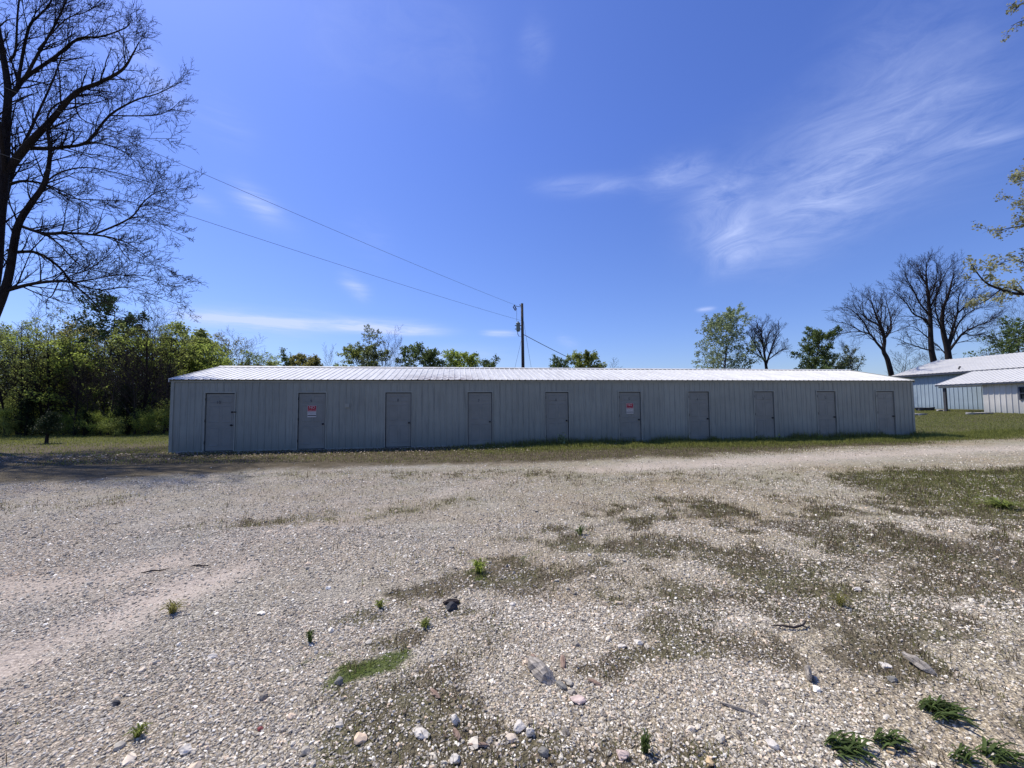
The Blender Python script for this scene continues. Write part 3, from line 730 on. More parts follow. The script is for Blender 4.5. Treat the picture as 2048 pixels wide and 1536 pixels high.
mb = MB(); s_ = Vector((-ax0, 0, 4.16 - BZ - ae)); L_ = s_.length; s_.normalize(); n_ = Vector((-s_.z, 0, s_.x))
sheet(mb, (ax0, ay0, ae + .03), (0, -1, 0), s_, n_, -.15, ay0 - ay1, -.22, L_ - .42, pitch=.305, hgt=.03)
mb.build('roof', M['roof2'], annex)
mb = MB(); mb.box(ax0 - .23, ay1, ae - .16, ax0 - .18, ay0 + .1, ae - .035); mb.build('fascia', M['fascia'], annex)
mb = MB(); mb.box(ax0 - .05, wy - .1, ae - .30, ax0 + .06, ay0, ae - .17); mb.build('porch_beam', M['greywall'], annex)
mb = MB(); mb.box(ax0 - .02, ay0 - .42, -.3, ax0 + .14, ay0 - .26, ae - .302); mb.build('post', M['postwood'], annex)
mb = MB(); mb.box(ax0 - .02, ay1, fz - .35, ax0 + .1, wy, fz - .005); mb.build('foundation', M['slab'], annex)
w = MB(); wx = ax0 + .10; wy0, wy1, wz0, wz1 = wy - 1.93, wy - 3.13, 1.66 - BZ, 2.58 - BZ
w.box(wx - .06, wy1, wz0, wx, wy1 + .07, wz1); w.box(wx - .06, wy0 - .07, wz0, wx, wy0, wz1); w.box(wx - .06, wy1 + .07, wz1 - .07, wx, wy0 - .07, wz1)
w.box(wx - .06, wy1 + .07, wz0, wx, wy0 - .07, wz0 + .07); w.box(wx - .05, wy1 + .07, (wz0 + wz1) / 2 - .03, wx, wy0 - .07, (wz0 + wz1) / 2 + .03)
wn_ = w.build('window', M['fascia'], annex)
w = MB(); w.box(wx + .005, wy1, wz0, wx + .015, wy0, wz1); w.build('pane', M['darkglass'], wn_)

def block(name, label, cat, px, py, sx_, sy_, sz_, rz, mat, group=None):
    p = GP(px, py); mb = MB(); rng = random.Random(int(px))
    n = 9; pts = []
    for zz in (0, sz_):
        for q in range(n):
            a = 2 * pi * q / n; e = .85 + .3 * rng.random()
            cx_, cy_ = max(-1, min(1, 1.35 * cos(a))) * sx_ / 2 * e, max(-1, min(1, 1.35 * sin(a))) * sy_ / 2 * e
            pts.append((cx_, cy_, zz * (.85 + .3 * rng.random())))
    mb.v = pts
    for q in range(n): mb.f.append((q, (q + 1) % n, n + (q + 1) % n, n + q)); mb.m.append(0)
    mb.f.append(tuple(range(n, 2 * n))); mb.m.append(0)
    o = mb.build(name, mat); o.location = (p.x, p.y, p.z - .03); o.rotation_euler = (0, 0, rz); tag(o, label, cat, group); return o
block('concrete_slab', 'pale broken concrete slab lying by the shed corner', 'slab', 1838, 830, 1.1, .5, .13, .2, M['slab'])
block('concrete_slab', 'pale slab on the ground beside the porch post', 'slab', 1887, 822, .9, .5, .14, .1, M['slab'])
block('concrete_slab', 'low step slab at the corner of the grey lean-to', 'slab', 1958, 828, 1.6, .6, .15, .1, M['slab'])
block('dirt_mound', 'brown heap of earth against the blue barn wall', 'earth mound', 1848, 821, 1.2, .6, .3, .1, M['postwood'])

# ------------------------------------------------------------------ utility pole and wires
PD = 33.0
pb = P3(1046, 812, PD); pxw = pb.x
ptop = P3(1045, 607, PD).z
pole = thing('utility_pole', 'dark wooden utility pole with transformer behind the shed', 'utility pole', (pxw, PD, 0))
mb = MB(); mb.tube([(.05, 0, -.3), (.03, 0, ptop * .5), (0, 0, ptop)], [.155, .135, .105], 14); mb.build('shaft', M['polewood'], pole, True)
def zz(py): return P3(1040, py, PD).z
def xx(px): return P3(px, 700, PD).x - pxw
mb = MB(); tx_ = xx(1036.8); mb.tube([(tx_, 0, zz(663)), (tx_, 0, zz(661)), (tx_, 0, zz(647.5)), (tx_, 0, zz(646.5)), (tx_, 0, zz(645.5))], [.12, .165, .165, .19, .15], 16)
tr_ = mb.build('transformer', M['tank'], pole, False)
mb = MB(); mb.tube([(tx_, 0, zz(645.4)), (tx_, 0, zz(644)), (tx_ + .0, 0, zz(642.5))], [.04, .07, .03], 10); mb.build('bushing', M['porc'], tr_, True)
mb = MB()
for q in (651, 658): mb.box(tx_ - .28, -.03, zz(q) - .03, -.08, .03, zz(q) + .03)
mb.build('bracket', M['knob'], tr_)
mb = MB(); mb.tube([(tx_ - .05, 0, zz(663)), (tx_ - .04, 0, zz(668)), (tx_ + .05, 0, zz(672.5)), (-.05, 0, zz(672.5)), (-.08, 0, zz(670))], .025, 8); mb.build('cable_loop', M['knob'], pole)
mb = MB(); a = (xx(1027), 0, zz(614)); b = (xx(1031.5), 0, zz(621)); c_ = (xx(1033), 0, zz(618)); d_ = (xx(1029.5), 0, zz(610))
mb.tube([a, b], .045, 8); mb.tube([d_, c_], .05, 8); mb.tube([a, d_], .03, 6); mb.tube([b, c_], .035, 6); mb.build('fuse_cutout', M['porc'], pole)
mb = MB(); mb.tube([(0, -.02, zz(612)), (xx(1040), -.02, zz(610)), (xx(1040), -.02, zz(608))], .035, 8); mb.tube([(0, .0, zz(614)), (xx(1033), 0, zz(612.5))], .022, 6); mb.build('insulator_arm', M['porc'], pole)
mb = MB(); mb.tube([(xx(1034), 0, zz(617)), (xx(1034), 0, zz(643))], .012, 5); mb.build('drop_lead', M['cable'], pole)
def wire(p0, p1, r0, r1, sag, label, name='power_line', n=40):
    mb = MB(); p0, p1 = Vector(p0), Vector(p1); pts = []; rs = []
    for i in range(n + 1):
        t = i / n; q = p0.lerp(p1, t); q.z -= 4 * sag * t * (1 - t); pts.append(q); rs.append(r0 + (r1 - r0) * t)
    mb.tube(pts, rs, 5, cap=False); o = mb.build(name, M['cable']); tag(o, label, 'cable'); return o
w1a = Vector((pxw + xx(1034), PD, zz(611))); w1b = P3(0, 139, 8.0)
wire(w1a, w1a + (w1b - w1a) * 1.75, .0085, .004, .35, 'upper overhead power line running from the pole to upper left')
w2a = Vector((pxw - .1, PD, zz(641))); w2b = P3(0, 275, 8.0)
wire(w2a, w2a + (w2b - w2a) * 1.75, .0085, .004, .35, 'lower overhead power line running from the pole to left')
w3a = Vector((pxw + .1, PD, zz(669))); w3b = P3(1143, 716, 40)
wire(w3a, w3a + (w3b - w3a) * 1.6, .028, .03, .1, 'thick service cable descending from the pole to the right', 'service_cable')
wire((pxw, PD, zz(672)), (pxw - 1.8, PD + .5, 0), .01, .01, 0, 'thin guy wire from the pole down to the left', 'guy_wire', 2)
wire((pxw + .1, PD, zz(640)), (pxw + 1.5, PD + .8, 0), .01, .01, 0, 'thin guy wire from the pole down to the right', 'guy_wire', 2)

# ------------------------------------------------------------------ trees
class Tubes:
    def __init__(s): s.g = {}
    def add(s, pts, rad, k, cls): s.g.setdefault((len(pts), k, cls), []).append((pts, rad))
    def arrays(s, classes):
        co = []; lo = []; base = 0; nf = 0
        for (n, k, cls), items in s.g.items():
            if cls not in classes: continue
            P = np.array([[tuple(q) for q in it[0]] for it in items], float); R = np.array([it[1] for it in items], float)
            T = np.empty_like(P); T[:, 1:-1] = P[:, 2:] - P[:, :-2]; T[:, 0] = P[:, 1] - P[:, 0]; T[:, -1] = P[:, -1] - P[:, -2]
            T /= np.maximum(np.linalg.norm(T, axis=2, keepdims=True), 1e-9)
            main = P[:, -1] - P[:, 0]; main /= np.maximum(np.linalg.norm(main, axis=1, keepdims=True), 1e-9)
            ref = np.where(np.abs(main[:, 2:3]) < .8, np.array([[0, 0, 1.]]), np.array([[1., 0.1, 0]]))[:, None, :]
            Aa = np.cross(T, np.broadcast_to(ref, T.shape)); Aa /= np.maximum(np.linalg.norm(Aa, axis=2, keepdims=True), 1e-9)
            Bb = np.cross(T, Aa)
            q = np.arange(k) * 2 * pi / k
            V = P[:, :, None, :] + R[:, :, None, None] * (Aa[:, :, None, :] * np.cos(q)[None, None, :, None] + Bb[:, :, None, :] * np.sin(q)[None, None, :, None])
            B = len(items); co.append(V.reshape(-1, 3))
            i0 = (np.arange(B) * n * k)[:, None, None] + (np.arange(n - 1) * k)[None, :, None] + np.arange(k)[None, None, :]
            i1 = (np.arange(B) * n * k)[:, None, None] + (np.arange(n - 1) * k)[None, :, None] + ((np.arange(k) + 1) % k)[None, None, :]
            lo.append((np.stack([i0, i1, i1 + k, i0 + k], -1).reshape(-1) + base)); nf += B * (n - 1) * k; base += B * n * k
        if not co: return np.zeros((0, 3)), np.zeros(0, int), 0
        return np.concatenate(co), np.concatenate(lo), nf

def rvec(r):
    while True:
        v = Vector((r.uniform(-1, 1), r.uniform(-1, 1), r.uniform(-1, 1)))
        if .05 < v.length < 1: return v.normalized()
Z = Vector((0, 0, 1))
def grow(T, LV, r, p, d, L_, rad, lv, S, tip=.35):
    n = S['seg'][min(lv, len(S['seg']) - 1)]; wig = S['wig'][min(lv, len(S['wig']) - 1)]; tr = S['trop'][min(lv, len(S['trop']) - 1)]
    pts = [p]; rads = [rad]; dirs = [d]; st = L_ / n
    for i in range(n):
        d = (d + rvec(r) * wig + Z * tr).normalized(); p = p + d * st
        pts.append(p); rads.append(rad * (1 - (1 - tip) * (i + 1) / n)); dirs.append(d)
    sides = 7 if rad > .06 else (5 if rad > .02 else (4 if rad > .012 else 3))
    T.add(pts, rads, sides, min(lv, 9))
    spawn(T, LV, r, pts, rads, dirs, L_, lv, S)
def spawn(T, LV, r, pts, rads, dirs, L_, lv, S):
    n = len(pts) - 1
    if lv >= S['max']:
        if S.get('leaf', 0):
            for _ in range(S['leaf']):
                t = r.uniform(.1, 1) * n; i = min(int(t), n - 1); LV.append(pts[i].lerp(pts[i + 1], t - i))
        return
    nc = S['nc'][lv]; nc = int(nc * r.uniform(.8, 1.2) + .5); start = S['start'][lv]; ang0 = r.uniform(0, 6.28)
    for j in range(nc):
        t = start + (1 - start) * (j + r.uniform(.1, .9)) / nc; f_ = t * n; i = min(int(f_), n - 1)
        q = pts[i].lerp(pts[i + 1], f_ - i); rd = rads[i] + (rads[i + 1] - rads[i]) * (f_ - i); dd = dirs[i + 1]
        ang = radians(S['ang'][lv] * r.uniform(.75, 1.3)); az = ang0 + j * 2.4 + r.uniform(-.5, .5)
        a = dd.orthogonal().normalized(); b = dd.cross(a)
        side = a * cos(az) + b * sin(az)
        nd = (dd * cos(ang) + side * sin(ang)).normalized()
        ll = L_ * S['lr'][lv] * (1 - S.get('taper', .5) * t) * r.uniform(.7, 1.25)
        grow(T, LV, r, q, nd, ll, max(rd * S.get('rr', .55), S.get('rmin', .004)), lv + 1, S)
    if LV is not None and S.get('leaf', 0) and lv == S['max'] - 1: LV.append(pts[-1])

def leaves_arrays(LV, r, size, per=1, jit=.1):
    n = len(LV)
    if n == 0: return np.zeros((0, 3)), np.zeros(0, int), np.zeros(0), 0
    rs = np.random.RandomState(r.randint(0, 99999))
    P = np.array([tuple(q) for q in LV]); P = np.repeat(P, per, 0); n = len(P)
    P = P + rs.normal(0, jit, (n, 3))
    a = rs.normal(size=(n, 3)); a /= np.linalg.norm(a, axis=1, keepdims=True)
    b = np.cross(a, rs.normal(size=(n, 3))); b /= np.maximum(np.linalg.norm(b, axis=1, keepdims=True), 1e-6)
    s = size * rs.uniform(.55, 1.3, (n, 1))
    V = np.stack([P - a * s * .5, P + b * s * .34, P + a * s * .5, P - b * s * .34], 1).reshape(-1, 3)
    clump = fbm(P[:, 0] * 1.2 + P[:, 2] * .7, P[:, 1] * 1.2 + P[:, 2] * 1.1, 3, 5)
    tint = np.clip(rs.uniform(0, 1, n) * .6 + (clump - .5) * 1.6 + .25, 0, 1)
    return V, np.arange(n * 4), np.repeat(tint, 4), n

SPEC = {
 'bare': dict(max=4, seg=[8, 7, 5, 4, 3], wig=[.11, .14, .17, .22, .28], trop=[.03, .075, .06, .05, .04], nc=[12, 9, 7, 4], start=[.24, .12, .12, .1], ang=[40, 36, 36, 36], lr=[.62, .46, .46, .5], rr=.5, rmin=.012, taper=.42),
 'barefine': dict(max=3, seg=[7, 6, 5, 4], wig=[.08, .13, .17, .22], trop=[.02, .10, .08, .05], nc=[16, 10, 7], start=[.2, .15, .1], ang=[38, 36, 40], lr=[.45, .5, .5], rr=.5, rmin=.006),
 'leafy': dict(max=3, seg=[7, 5, 4, 3], wig=[.07, .15, .2, .3], trop=[.02, .08, .05, .02], nc=[16, 8, 6], start=[.2, .15, .1], ang=[48, 45, 45], lr=[.42, .5, .5], rr=.5, rmin=.006, leaf=6),
 'tall': dict(max=3, seg=[8, 5, 4, 3], wig=[.05, .14, .2, .3], trop=[.03, .08, .05, .02], nc=[20, 7, 5], start=[.22, .15, .1], ang=[50, 45, 45], lr=[.30, .5, .5], rr=.45, rmin=.008, leaf=4),
 'dense': dict(max=3, seg=[6, 5, 4, 3], wig=[.06, .15, .2, .3], trop=[.02, .06, .04, .02], nc=[30, 10, 6], start=[.08, .15, .1], ang=[55, 45, 45], lr=[.42, .5, .5], rr=.5, rmin=.006, leaf=9),
 'bush': dict(max=3, seg=[4, 4, 4, 3], wig=[.1, .2, .2, .3], trop=[.05, .12, .08, .02], nc=[14, 8, 5], start=[.02, .1, .1], ang=[50, 38, 40], lr=[.8, .5, .5], rr=.6, rmin=.005, leaf=8, taper=.3),
 'cedar': dict(max=2, seg=[6, 5, 4], wig=[.03, .1, .2], trop=[0, .1, .1], nc=[60, 11], start=[.04, .1], ang=[62, 40], lr=[.36, .45], rr=.35, rmin=.004, leaf=14, taper=.85),
}
def tree_parts(kind, H, W, seed, trunk_r, leaf=.12, per=1, jit=.08, spec=None, lean=0, tcls=1):
    r = random.Random(seed); S = dict(SPEC[kind]); S.update(spec or {}); T = Tubes(); LV = []
    d = Vector((lean + r.uniform(-.04, .04), r.uniform(-.04, .04), 1)).normalized()
    grow(T, LV, r, Vector((0, 0, 0)), d, H * .85, trunk_r, 0, S, tip=.10)
    allp = np.array([tuple(q) for (n, k_, c), it in T.g.items() for pts, _ in it for q in pts])
    hz = np.percentile(allp[:, 2], 99.7); wx = (np.percentile(allp[:, 0], 99) - np.percentile(allp[:, 0], 1) + np.percentile(allp[:, 1], 99) - np.percentile(allp[:, 1], 1)) / 2
    s3 = np.array([W / wx, W / wx, H / hz]); bx = 0.0
    c1, l1, n1 = T.arrays([q for q in range(0, tcls + 1)]); c2, l2, n2 = T.arrays([q for q in range(tcls + 1, 10)])
    c1 = c1 * s3; c2 = c2 * s3
    LV = [Vector((q.x * s3[0], q.y * s3[1], q.z * s3[2])) for q in LV]
    V, ll, ti, nl = leaves_arrays(LV, r, leaf, per, jit)
    tm = np_mesh('trunk', c1, l1, np.full(n1, 4), smooth=True)
    co = np.concatenate([c2, V]); lo = np.concatenate([l2, ll + len(c2)]).astype(int)
    cm = np_mesh('crown', co, lo, np.full(n2 + nl, 4), attrs={'tint': np.concatenate([np.full(len(c2), .3), ti])}, mi=np.concatenate([np.zeros(n2), np.ones(nl)]).astype(int))
    return tm, cm
def mk_tree(name, label, loc, kind, H, W, seed, trunk_r, bk='bark', tw='twig', lf='lf_green', cat='tree', group=None, rz=0, **kw):
    t = thing(name, label, cat, loc, rz, group)
    tm, cm = tree_parts(kind, H, W, seed, trunk_r, **kw)
    link('trunk', tm, M[bk], t); link('crown', cm, [M[tw], M[lf]], t)
    return t
def at(px, ptop, d):
    b = P3(px, 800, d); z = gz1(b.x, d); top = P3(px, ptop, d).z
    return (b.x, d, z - .05), top - z + .05
def W_(pxw_, d): return pxw_ / F * d

# behind the shed, left to right
BK = [
 ('young_tree', 'small dark pointed sapling above the left part of the shed roof', 572, 699, 30, 34, 'leafy', .05, 'bark', 'twig', 'lf_dark', .14, {}),
 ('leafy_bush', 'yellowish bronze bushy treetop above the roof, left of the bare sapling', 616, 711, 62, 34, 'dense', .07, 'bark', 'twig', 'lf_olive', .14, dict(leaf=12)),
 ('bare_tree', 'thin bare sapling beside the green tree above the shed roof', 668, 684, 34, 33, 'barefine', .05, 'bark', 'twig_pale', 'lf_tan', .1, {}),
 ('leafy_tree', 'sparse green tree with tall top, left of the bare tree above the roof', 724, 655, 50, 34, 'tall', .10, 'bark', 'twig', 'lf_grey', .15, {}),
 ('leafy_bush', 'dull green bushy undergrowth around the tall sparse tree above the roof', 712, 695, 92, 35, 'dense', .08, 'bark', 'twig', 'lf_green', .14, dict(leaf=12)),
 ('bare_tree', 'larger bare tree with upright fork above the middle left of roof', 762, 652, 56, 33, 'barefine', .10, 'bark_dark', 'twig', 'lf_tan', .1, {}),
 ('bare_tree', 'slighter bare tree just left of the dark round tree above the roof', 785, 672, 36, 34, 'barefine', .06, 'bark', 'twig_pale', 'lf_tan', .1, {}),
 ('leafy_tree', 'dense dark green rounded tree above the shed roof', 842, 690, 92, 34, 'dense', .12, 'bark', 'twig', 'lf_dark', .15, dict(leaf=14)),
 ('leafy_tree', 'light green tree with feathery arching top above the shed roof', 926, 702, 66, 34, 'dense', .08, 'bark', 'twig', 'lf_bright', .13, dict(leaf=11)),
 ('young_tree', 'little dark sapling just left of the utility pole', 968, 716, 34, 33, 'leafy', .04, 'bark', 'twig', 'lf_dark', .12, {}),
 ('leafy_tree', 'small green tree right of the utility pole', 1112, 711, 44, 36, 'leafy', .06, 'bark', 'twig', 'lf_dark', .14, {}),
 ('leafy_bush', 'wide mixed green and twiggy bush right of the utility pole', 1162, 706, 62, 38, 'dense', .08, 'bark', 'twig', 'lf_green', .14, dict(leaf=11)),
 ('bare_tree', 'faint bare twiggy treetop right of the wide bush behind roof', 1212, 719, 44, 38, 'barefine', .05, 'bark_pale', 'twig_pale', 'lf_tan', .1, {}),
]
for i, (nm, lb, px, top, wpx, d, kind, tr, bk_, tw_, lf_, ls, sp_) in enumerate(BK):
    loc, H = at(px, top, d)
    mk_tree(nm, lb, loc, kind, H, W_(wpx * 1.3, d), 100 + i, tr, bk_, tw_, lf_, leaf=ls, spec=sp_, cat='bush' if 'bush' in nm else 'tree')
RT = [
 ('leafy_tree', 'tall airy pale green tree with two-lobed top above the right half of roof', 1448, 617, 104, 44, 'tall', .13, 'bark', 'twig', 'lf_pale', .17, dict(leaf=8, nc=[26, 9, 7], lr=[.42, .5, .5]), 0),
 ('leafy_tree', 'compact dark green tree between two bare trees', 1626, 653, 78, 42, 'dense', .13, 'bark_dark', 'twig', 'lf_dark', .15, dict(leaf=11, nc=[30, 8, 6], start=[.3, .15, .1], lr=[.34, .5, .5]), 0),
 ('leafy_bush', 'low pale greyish green tree right of the compact dark one', 1688, 690, 60, 44, 'bush', .08, 'bark', 'twig', 'lf_grey', .17, {}, 0),
 ('bare_tree', 'thin bare sapling in front of the pale greyish tree', 1712, 672, 40, 40, 'barefine', .07, 'bark_dark', 'twig', 'lf_tan', .1, {}, 0),
 ('bare_tree', 'slim bare tree against the leaning one', 1792, 690, 60, 43, 'barefine', .07, 'bark_dark', 'twig', 'lf_tan', .1, {}, 0),
 ('bare_tree', 'low bare tree between the wide bare tree and the green tree by the frame edge', 1968, 660, 90, 60, 'bare', .14, 'bark', 'twig_pale', 'lf_tan', .1, {}, .1),
 ('leafy_tree', 'dark green leafy tree rising over the barn roof at right edge', 2036, 634, 100, 56, 'dense', .18, 'bark', 'twig', 'lf_dark', .26, dict(leaf=4), 0),
 ('bare_tree', 'pale bare tree behind the dark green one at right edge', 2052, 560, 100, 64, 'bare', .22, 'bark', 'twig_pale', 'lf_tan', .1, {}, 0),
 ('bare_tree', 'small distant bare tree low between the leaning tree and barn', 1822, 705, 70, 60, 'barefine', .08, 'bark', 'twig_pale', 'lf_tan', .1, {}, 0),
]
for i, (nm, lb, px, top, wpx, d, kind, tr, bk_, tw_, lf_, ls, sp_, lean) in enumerate(RT):
    loc, H = at(px, top, d)
    mk_tree(nm, lb, loc, kind, H, W_(wpx, d), 230 + i, tr, bk_, tw_, lf_, leaf=ls, spec=sp_, lean=lean, cat='bush' if 'bush' in nm else 'tree')

# the wood at left: labelled individuals, each kind built once and copied
PROTO = {}
def proto(key):
    args = {'tallA': ('tall', 8, 3.6, 301, .09, 'bark_dark', 'twig', 'lf_green', .11), 'tallB': ('tall', 8, 3.4, 302, .10, 'bark_dark', 'twig', 'lf_green', .11),
            'tallC': ('tall', 8, 3.8, 303, .08, 'bark', 'twig', 'lf_olive', .10), 'leafA': ('leafy', 6, 4.0, 304, .08, 'bark', 'twig', 'lf_bright', .11),
            'denseA': ('dense', 5.5, 3.4, 305, .08, 'bark', 'twig', 'lf_green', .12), 'bareA': ('barefine', 8, 3.0, 306, .08, 'bark_dark', 'twig', 'lf_tan', .1),
            'bareB': ('barefine', 8, 3.4, 307, .07, 'bark', 'twig_pale', 'lf_tan', .1), 'paleA': ('tall', 8, 3.2, 308, .08, 'bark', 'twig_pale', 'lf_grey', .10),
            'bushA': ('bush', 2.2, 2.6, 309, .03, 'bark', 'twig', 'lf_bright', .07), 'bushB': ('bush', 2.0, 2.2, 310, .03, 'bark', 'twig', 'lf_green', .08),
            'cedarA': ('cedar', 3.4, 1.9, 311, .06, 'bark_dark', 'twig_dark', 'lf_cedar', .075), 'pineA': ('dense', 8, 4.4, 313, .12, 'bark_dark', 'twig_dark', 'lf_pine', .12)}[key]
    return args
WOOD = [ # key, px, top py, depth, name, label
 ('pineA', 206, 588, 29, 'leafy_tree', 'tall dark-crowned tree rising above the wood at left'),
 ('bareA', 290, 612, 24.5, 'bare_tree', 'slim bare tree standing in front of the wood near the shed'),
 ('bareB', 300, 628, 27, 'bare_tree', 'second slim bare tree, just behind the one nearest the shed'),
 ('tallB', 40, 640, 24.5, 'leafy_tree', 'bright green tree at the left end of the wood edge'),
 ('tallA', 100, 660, 24, 'leafy_tree', 'green tree with dark trunk near left end of the wood edge'),
 ('leafA', 150, 680, 25, 'leafy_tree', 'broad light green tree below the tall dark-crowned tree'),
 ('tallC', 185, 655, 26, 'leafy_tree', 'olive green slender tree left of the tall dark-crowned tree'),
 ('paleA', 125, 622, 27.5, 'leafy_tree', 'pale grey-green thin-leaved tree left of the tall dark-crowned tree'),
 ('tallA', 245, 650, 26, 'leafy_tree', 'green slender tree right of the tall dark-crowned tree'),
 ('tallB', 335, 650, 26.5, 'leafy_tree', 'light green tree behind the left corner of the shed'),
 ('denseA', 375, 648, 30, 'leafy_tree', 'dark leafy crown above the left corner of the shed roof'),
 ('leafA', 420, 690, 29, 'leafy_tree', 'rounded bright yellow-green tree above the shed roof at left'),
 ('bareB', 468, 660, 33, 'bare_tree', 'twiggy brownish tree right of the rounded bright green tree'),
 ('tallC', 445, 662, 34, 'leafy_tree', 'brownish olive tree behind the rounded bright green tree'),
 ('bareB', 500, 690, 35, 'bare_tree', 'small faded bare tree at the right end of the wood'),
 ('denseA', 522, 722, 36, 'leafy_tree', 'lowest bronze-green treetop ending the wood at right'),
 ('bareA', 55, 590, 28, 'bare_tree', 'bare tree behind the big tree trunk at left'),
 ('bareA', 372, 628, 34, 'bare_tree', 'thin bare top behind the dark crown near the shed corner'),
]
PR = {}
def place_wood(key, px, top, d, name, label, group=None, r=random.Random(5)):
    loc, H = at(px, top, d); a = proto(key); s = H / a[1]
    sw = s * r.uniform(.9, 1.15)
    if key not in PR:
        t = mk_tree(name, label, (0, 0, 0), a[0], a[1], a[2], a[3], a[4], a[5], a[6], a[7], leaf=a[8], cat='shrub' if 'bush' in key else 'tree')
        PR[key] = t; t.location = loc; t.rotation_euler = (0, 0, r.uniform(0, 6)); t.scale = (sw, sw, s)
        if group: t['group'] = group
        return t
    t = copy_tree(PR[key], loc, r.uniform(0, 6.28), (sw, sw, s), label, group)
    t.name = name
    if not group and 'group' in t: del t['group']
    return t
for w_ in WOOD: place_wood(*w_)
rr = random.Random(44)
prof = [(-140, 590), (0, 640), (60, 640), (120, 650), (200, 640), (330, 660), (420, 670), (500, 705), (545, 735)]
for i in range(38):
    px = -130 + 650 * (i + rr.random()) / 38
    top = np.interp(px, [a for a, b in prof], [b for a, b in prof]) + rr.uniform(0, 70)
    d = rr.uniform(27, 41) if px < 335 else rr.uniform(31, 44)
    key = rr.choice(['tallA', 'tallB', 'tallC', 'leafA', 'denseA', 'paleA', 'bareA', 'bareB', 'tallA', 'tallC'])
    bare = key.startswith('bare')
    place_wood(key, px, top, d, 'bare_tree' if bare else 'leafy_tree', 'slender bare trunk among the close trees inside the wood at left' if bare else 'slender young-leafed tree among the close trees inside the wood at left', 'trees inside the wood at left', rr)
SHR = [
 ('cedarA', 258, 772, 23.6, 'cedar_bush', 'black-green cedar bush at the wood edge near the shed'),
 ('cedarA', 172, 822, 22.6, 'cedar_bush', 'small dark round cedar in the brush, midway along wood edge'),
 ('cedarA', 55, 800, 23.0, 'cedar_bush', 'dark cedar bush at the left end of the wood edge'),
 ('bushA', 205, 822, 22.6, 'brush', 'yellowish brush mound right of the small round cedar'),
 ('bushB', 235, 835, 22.3, 'brush', 'low green brush left of the black-green cedar'),
 ('bushA', 300, 820, 23.2, 'brush', 'brownish olive brush against the shed corner'),
 ('bushB', 20, 835, 22.4, 'brush', 'green brush at the far left wood edge'),
 ('bushA', 130, 830, 23, 'brush', 'olive brush left of the small round cedar'),
]
for s_ in SHR: place_wood(*s_)
for i in range(16):
    px = -40 + 375 * (i + rr.random()) / 16
    place_wood(rr.choice(['bareA', 'bareB', 'bareB']), px, rr.uniform(650, 740), rr.uniform(22.8, 25.5), 'bare_tree', 'slender bare sapling standing along the front edge of the wood', 'bare saplings along the wood edge', rr)
for i in range(26):
    px = -120 + 470 * (i + rr.random()) / 26
    place_wood(rr.choice(['bushA', 'bushB']), px, rr.uniform(795, 848), rr.uniform(23.5, 31), 'brush', 'low leafy brush growing under the trees of the wood', 'brush under the wood', rr)
# the little cedar on a thin stem standing in the grass
p = GP(93, 887)
t = mk_tree('cedar_sapling', 'little dark cedar on a bare thin stem in the grass at left', (p.x, p.y, p.z), 'cedar', 1.35, .85, 331, .03, 'bark_dark', 'twig_dark', 'lf_cedar', leaf=.05, spec=dict(start=[.32, .1], nc=[40, 10]))

# distant woodland belt closing the horizon
rs = np.random.RandomState(3)
n = 52000; bx_ = rs.uniform(-150, 170, n); by_ = rs.uniform(72, 92, n)
hmax = 2.6 + 3.0 * fbm(bx_ * .11, by_ * .05, 4, 6) - np.abs(by_ - 82) * .12
bz_ = hmax * rs.uniform(0, 1, n) ** .7
LVp = [Vector(q) for q in np.stack([bx_, by_, bz_], 1)]
V, ll, ti, nl = leaves_arrays(LVp, random.Random(2), .55, 1, .3)
o = link('woodland', np_mesh('woodland', V, ll, np.full(nl, 4), attrs={'tint': ti * .7}), M['lf_green'])
tag(o, 'distant belt of low woodland closing the horizon', 'woodland', kind='stuff')

# ------------------------------------------------------------------ big bare tree at left: limbs laid out by hand, twigs grown
BT = 16.5; BS = BT / 12
def limb(pts, dd, r0, r1, cls=1, dep0=None):
    """pts measured on the photograph; the limb drifts dd metres in depth along its length"""
    out = []; n = len(pts)
    for i, (a, b) in enumerate(pts): out.append(P3(a, b, (dep0 * BS if dep0 and dep0 > 11 else dep0) + dd * i / (n - 1) if dep0 else BT + dd * i / (n - 1)))
    # resample to smooth curve
    dense = []
    for i in range(n - 1):
        p0, p1, p2, p3 = out[max(i - 1, 0)], out[i], out[i + 1], out[min(i + 2, n - 1)]
        for q in range(4):
            t = q / 4
            dense.append(.5 * ((2 * p1) + (p2 - p0) * t + (2 * p0 - 5 * p1 + 4 * p2 - p3) * t * t + (3 * p1 - p0 - 3 * p2 + p3) * t ** 3))
    dense.append(out[-1]); m = len(dense)
    return dense, [r0 + (r1 - r0) * i / (m - 1) for i in range(m)], cls
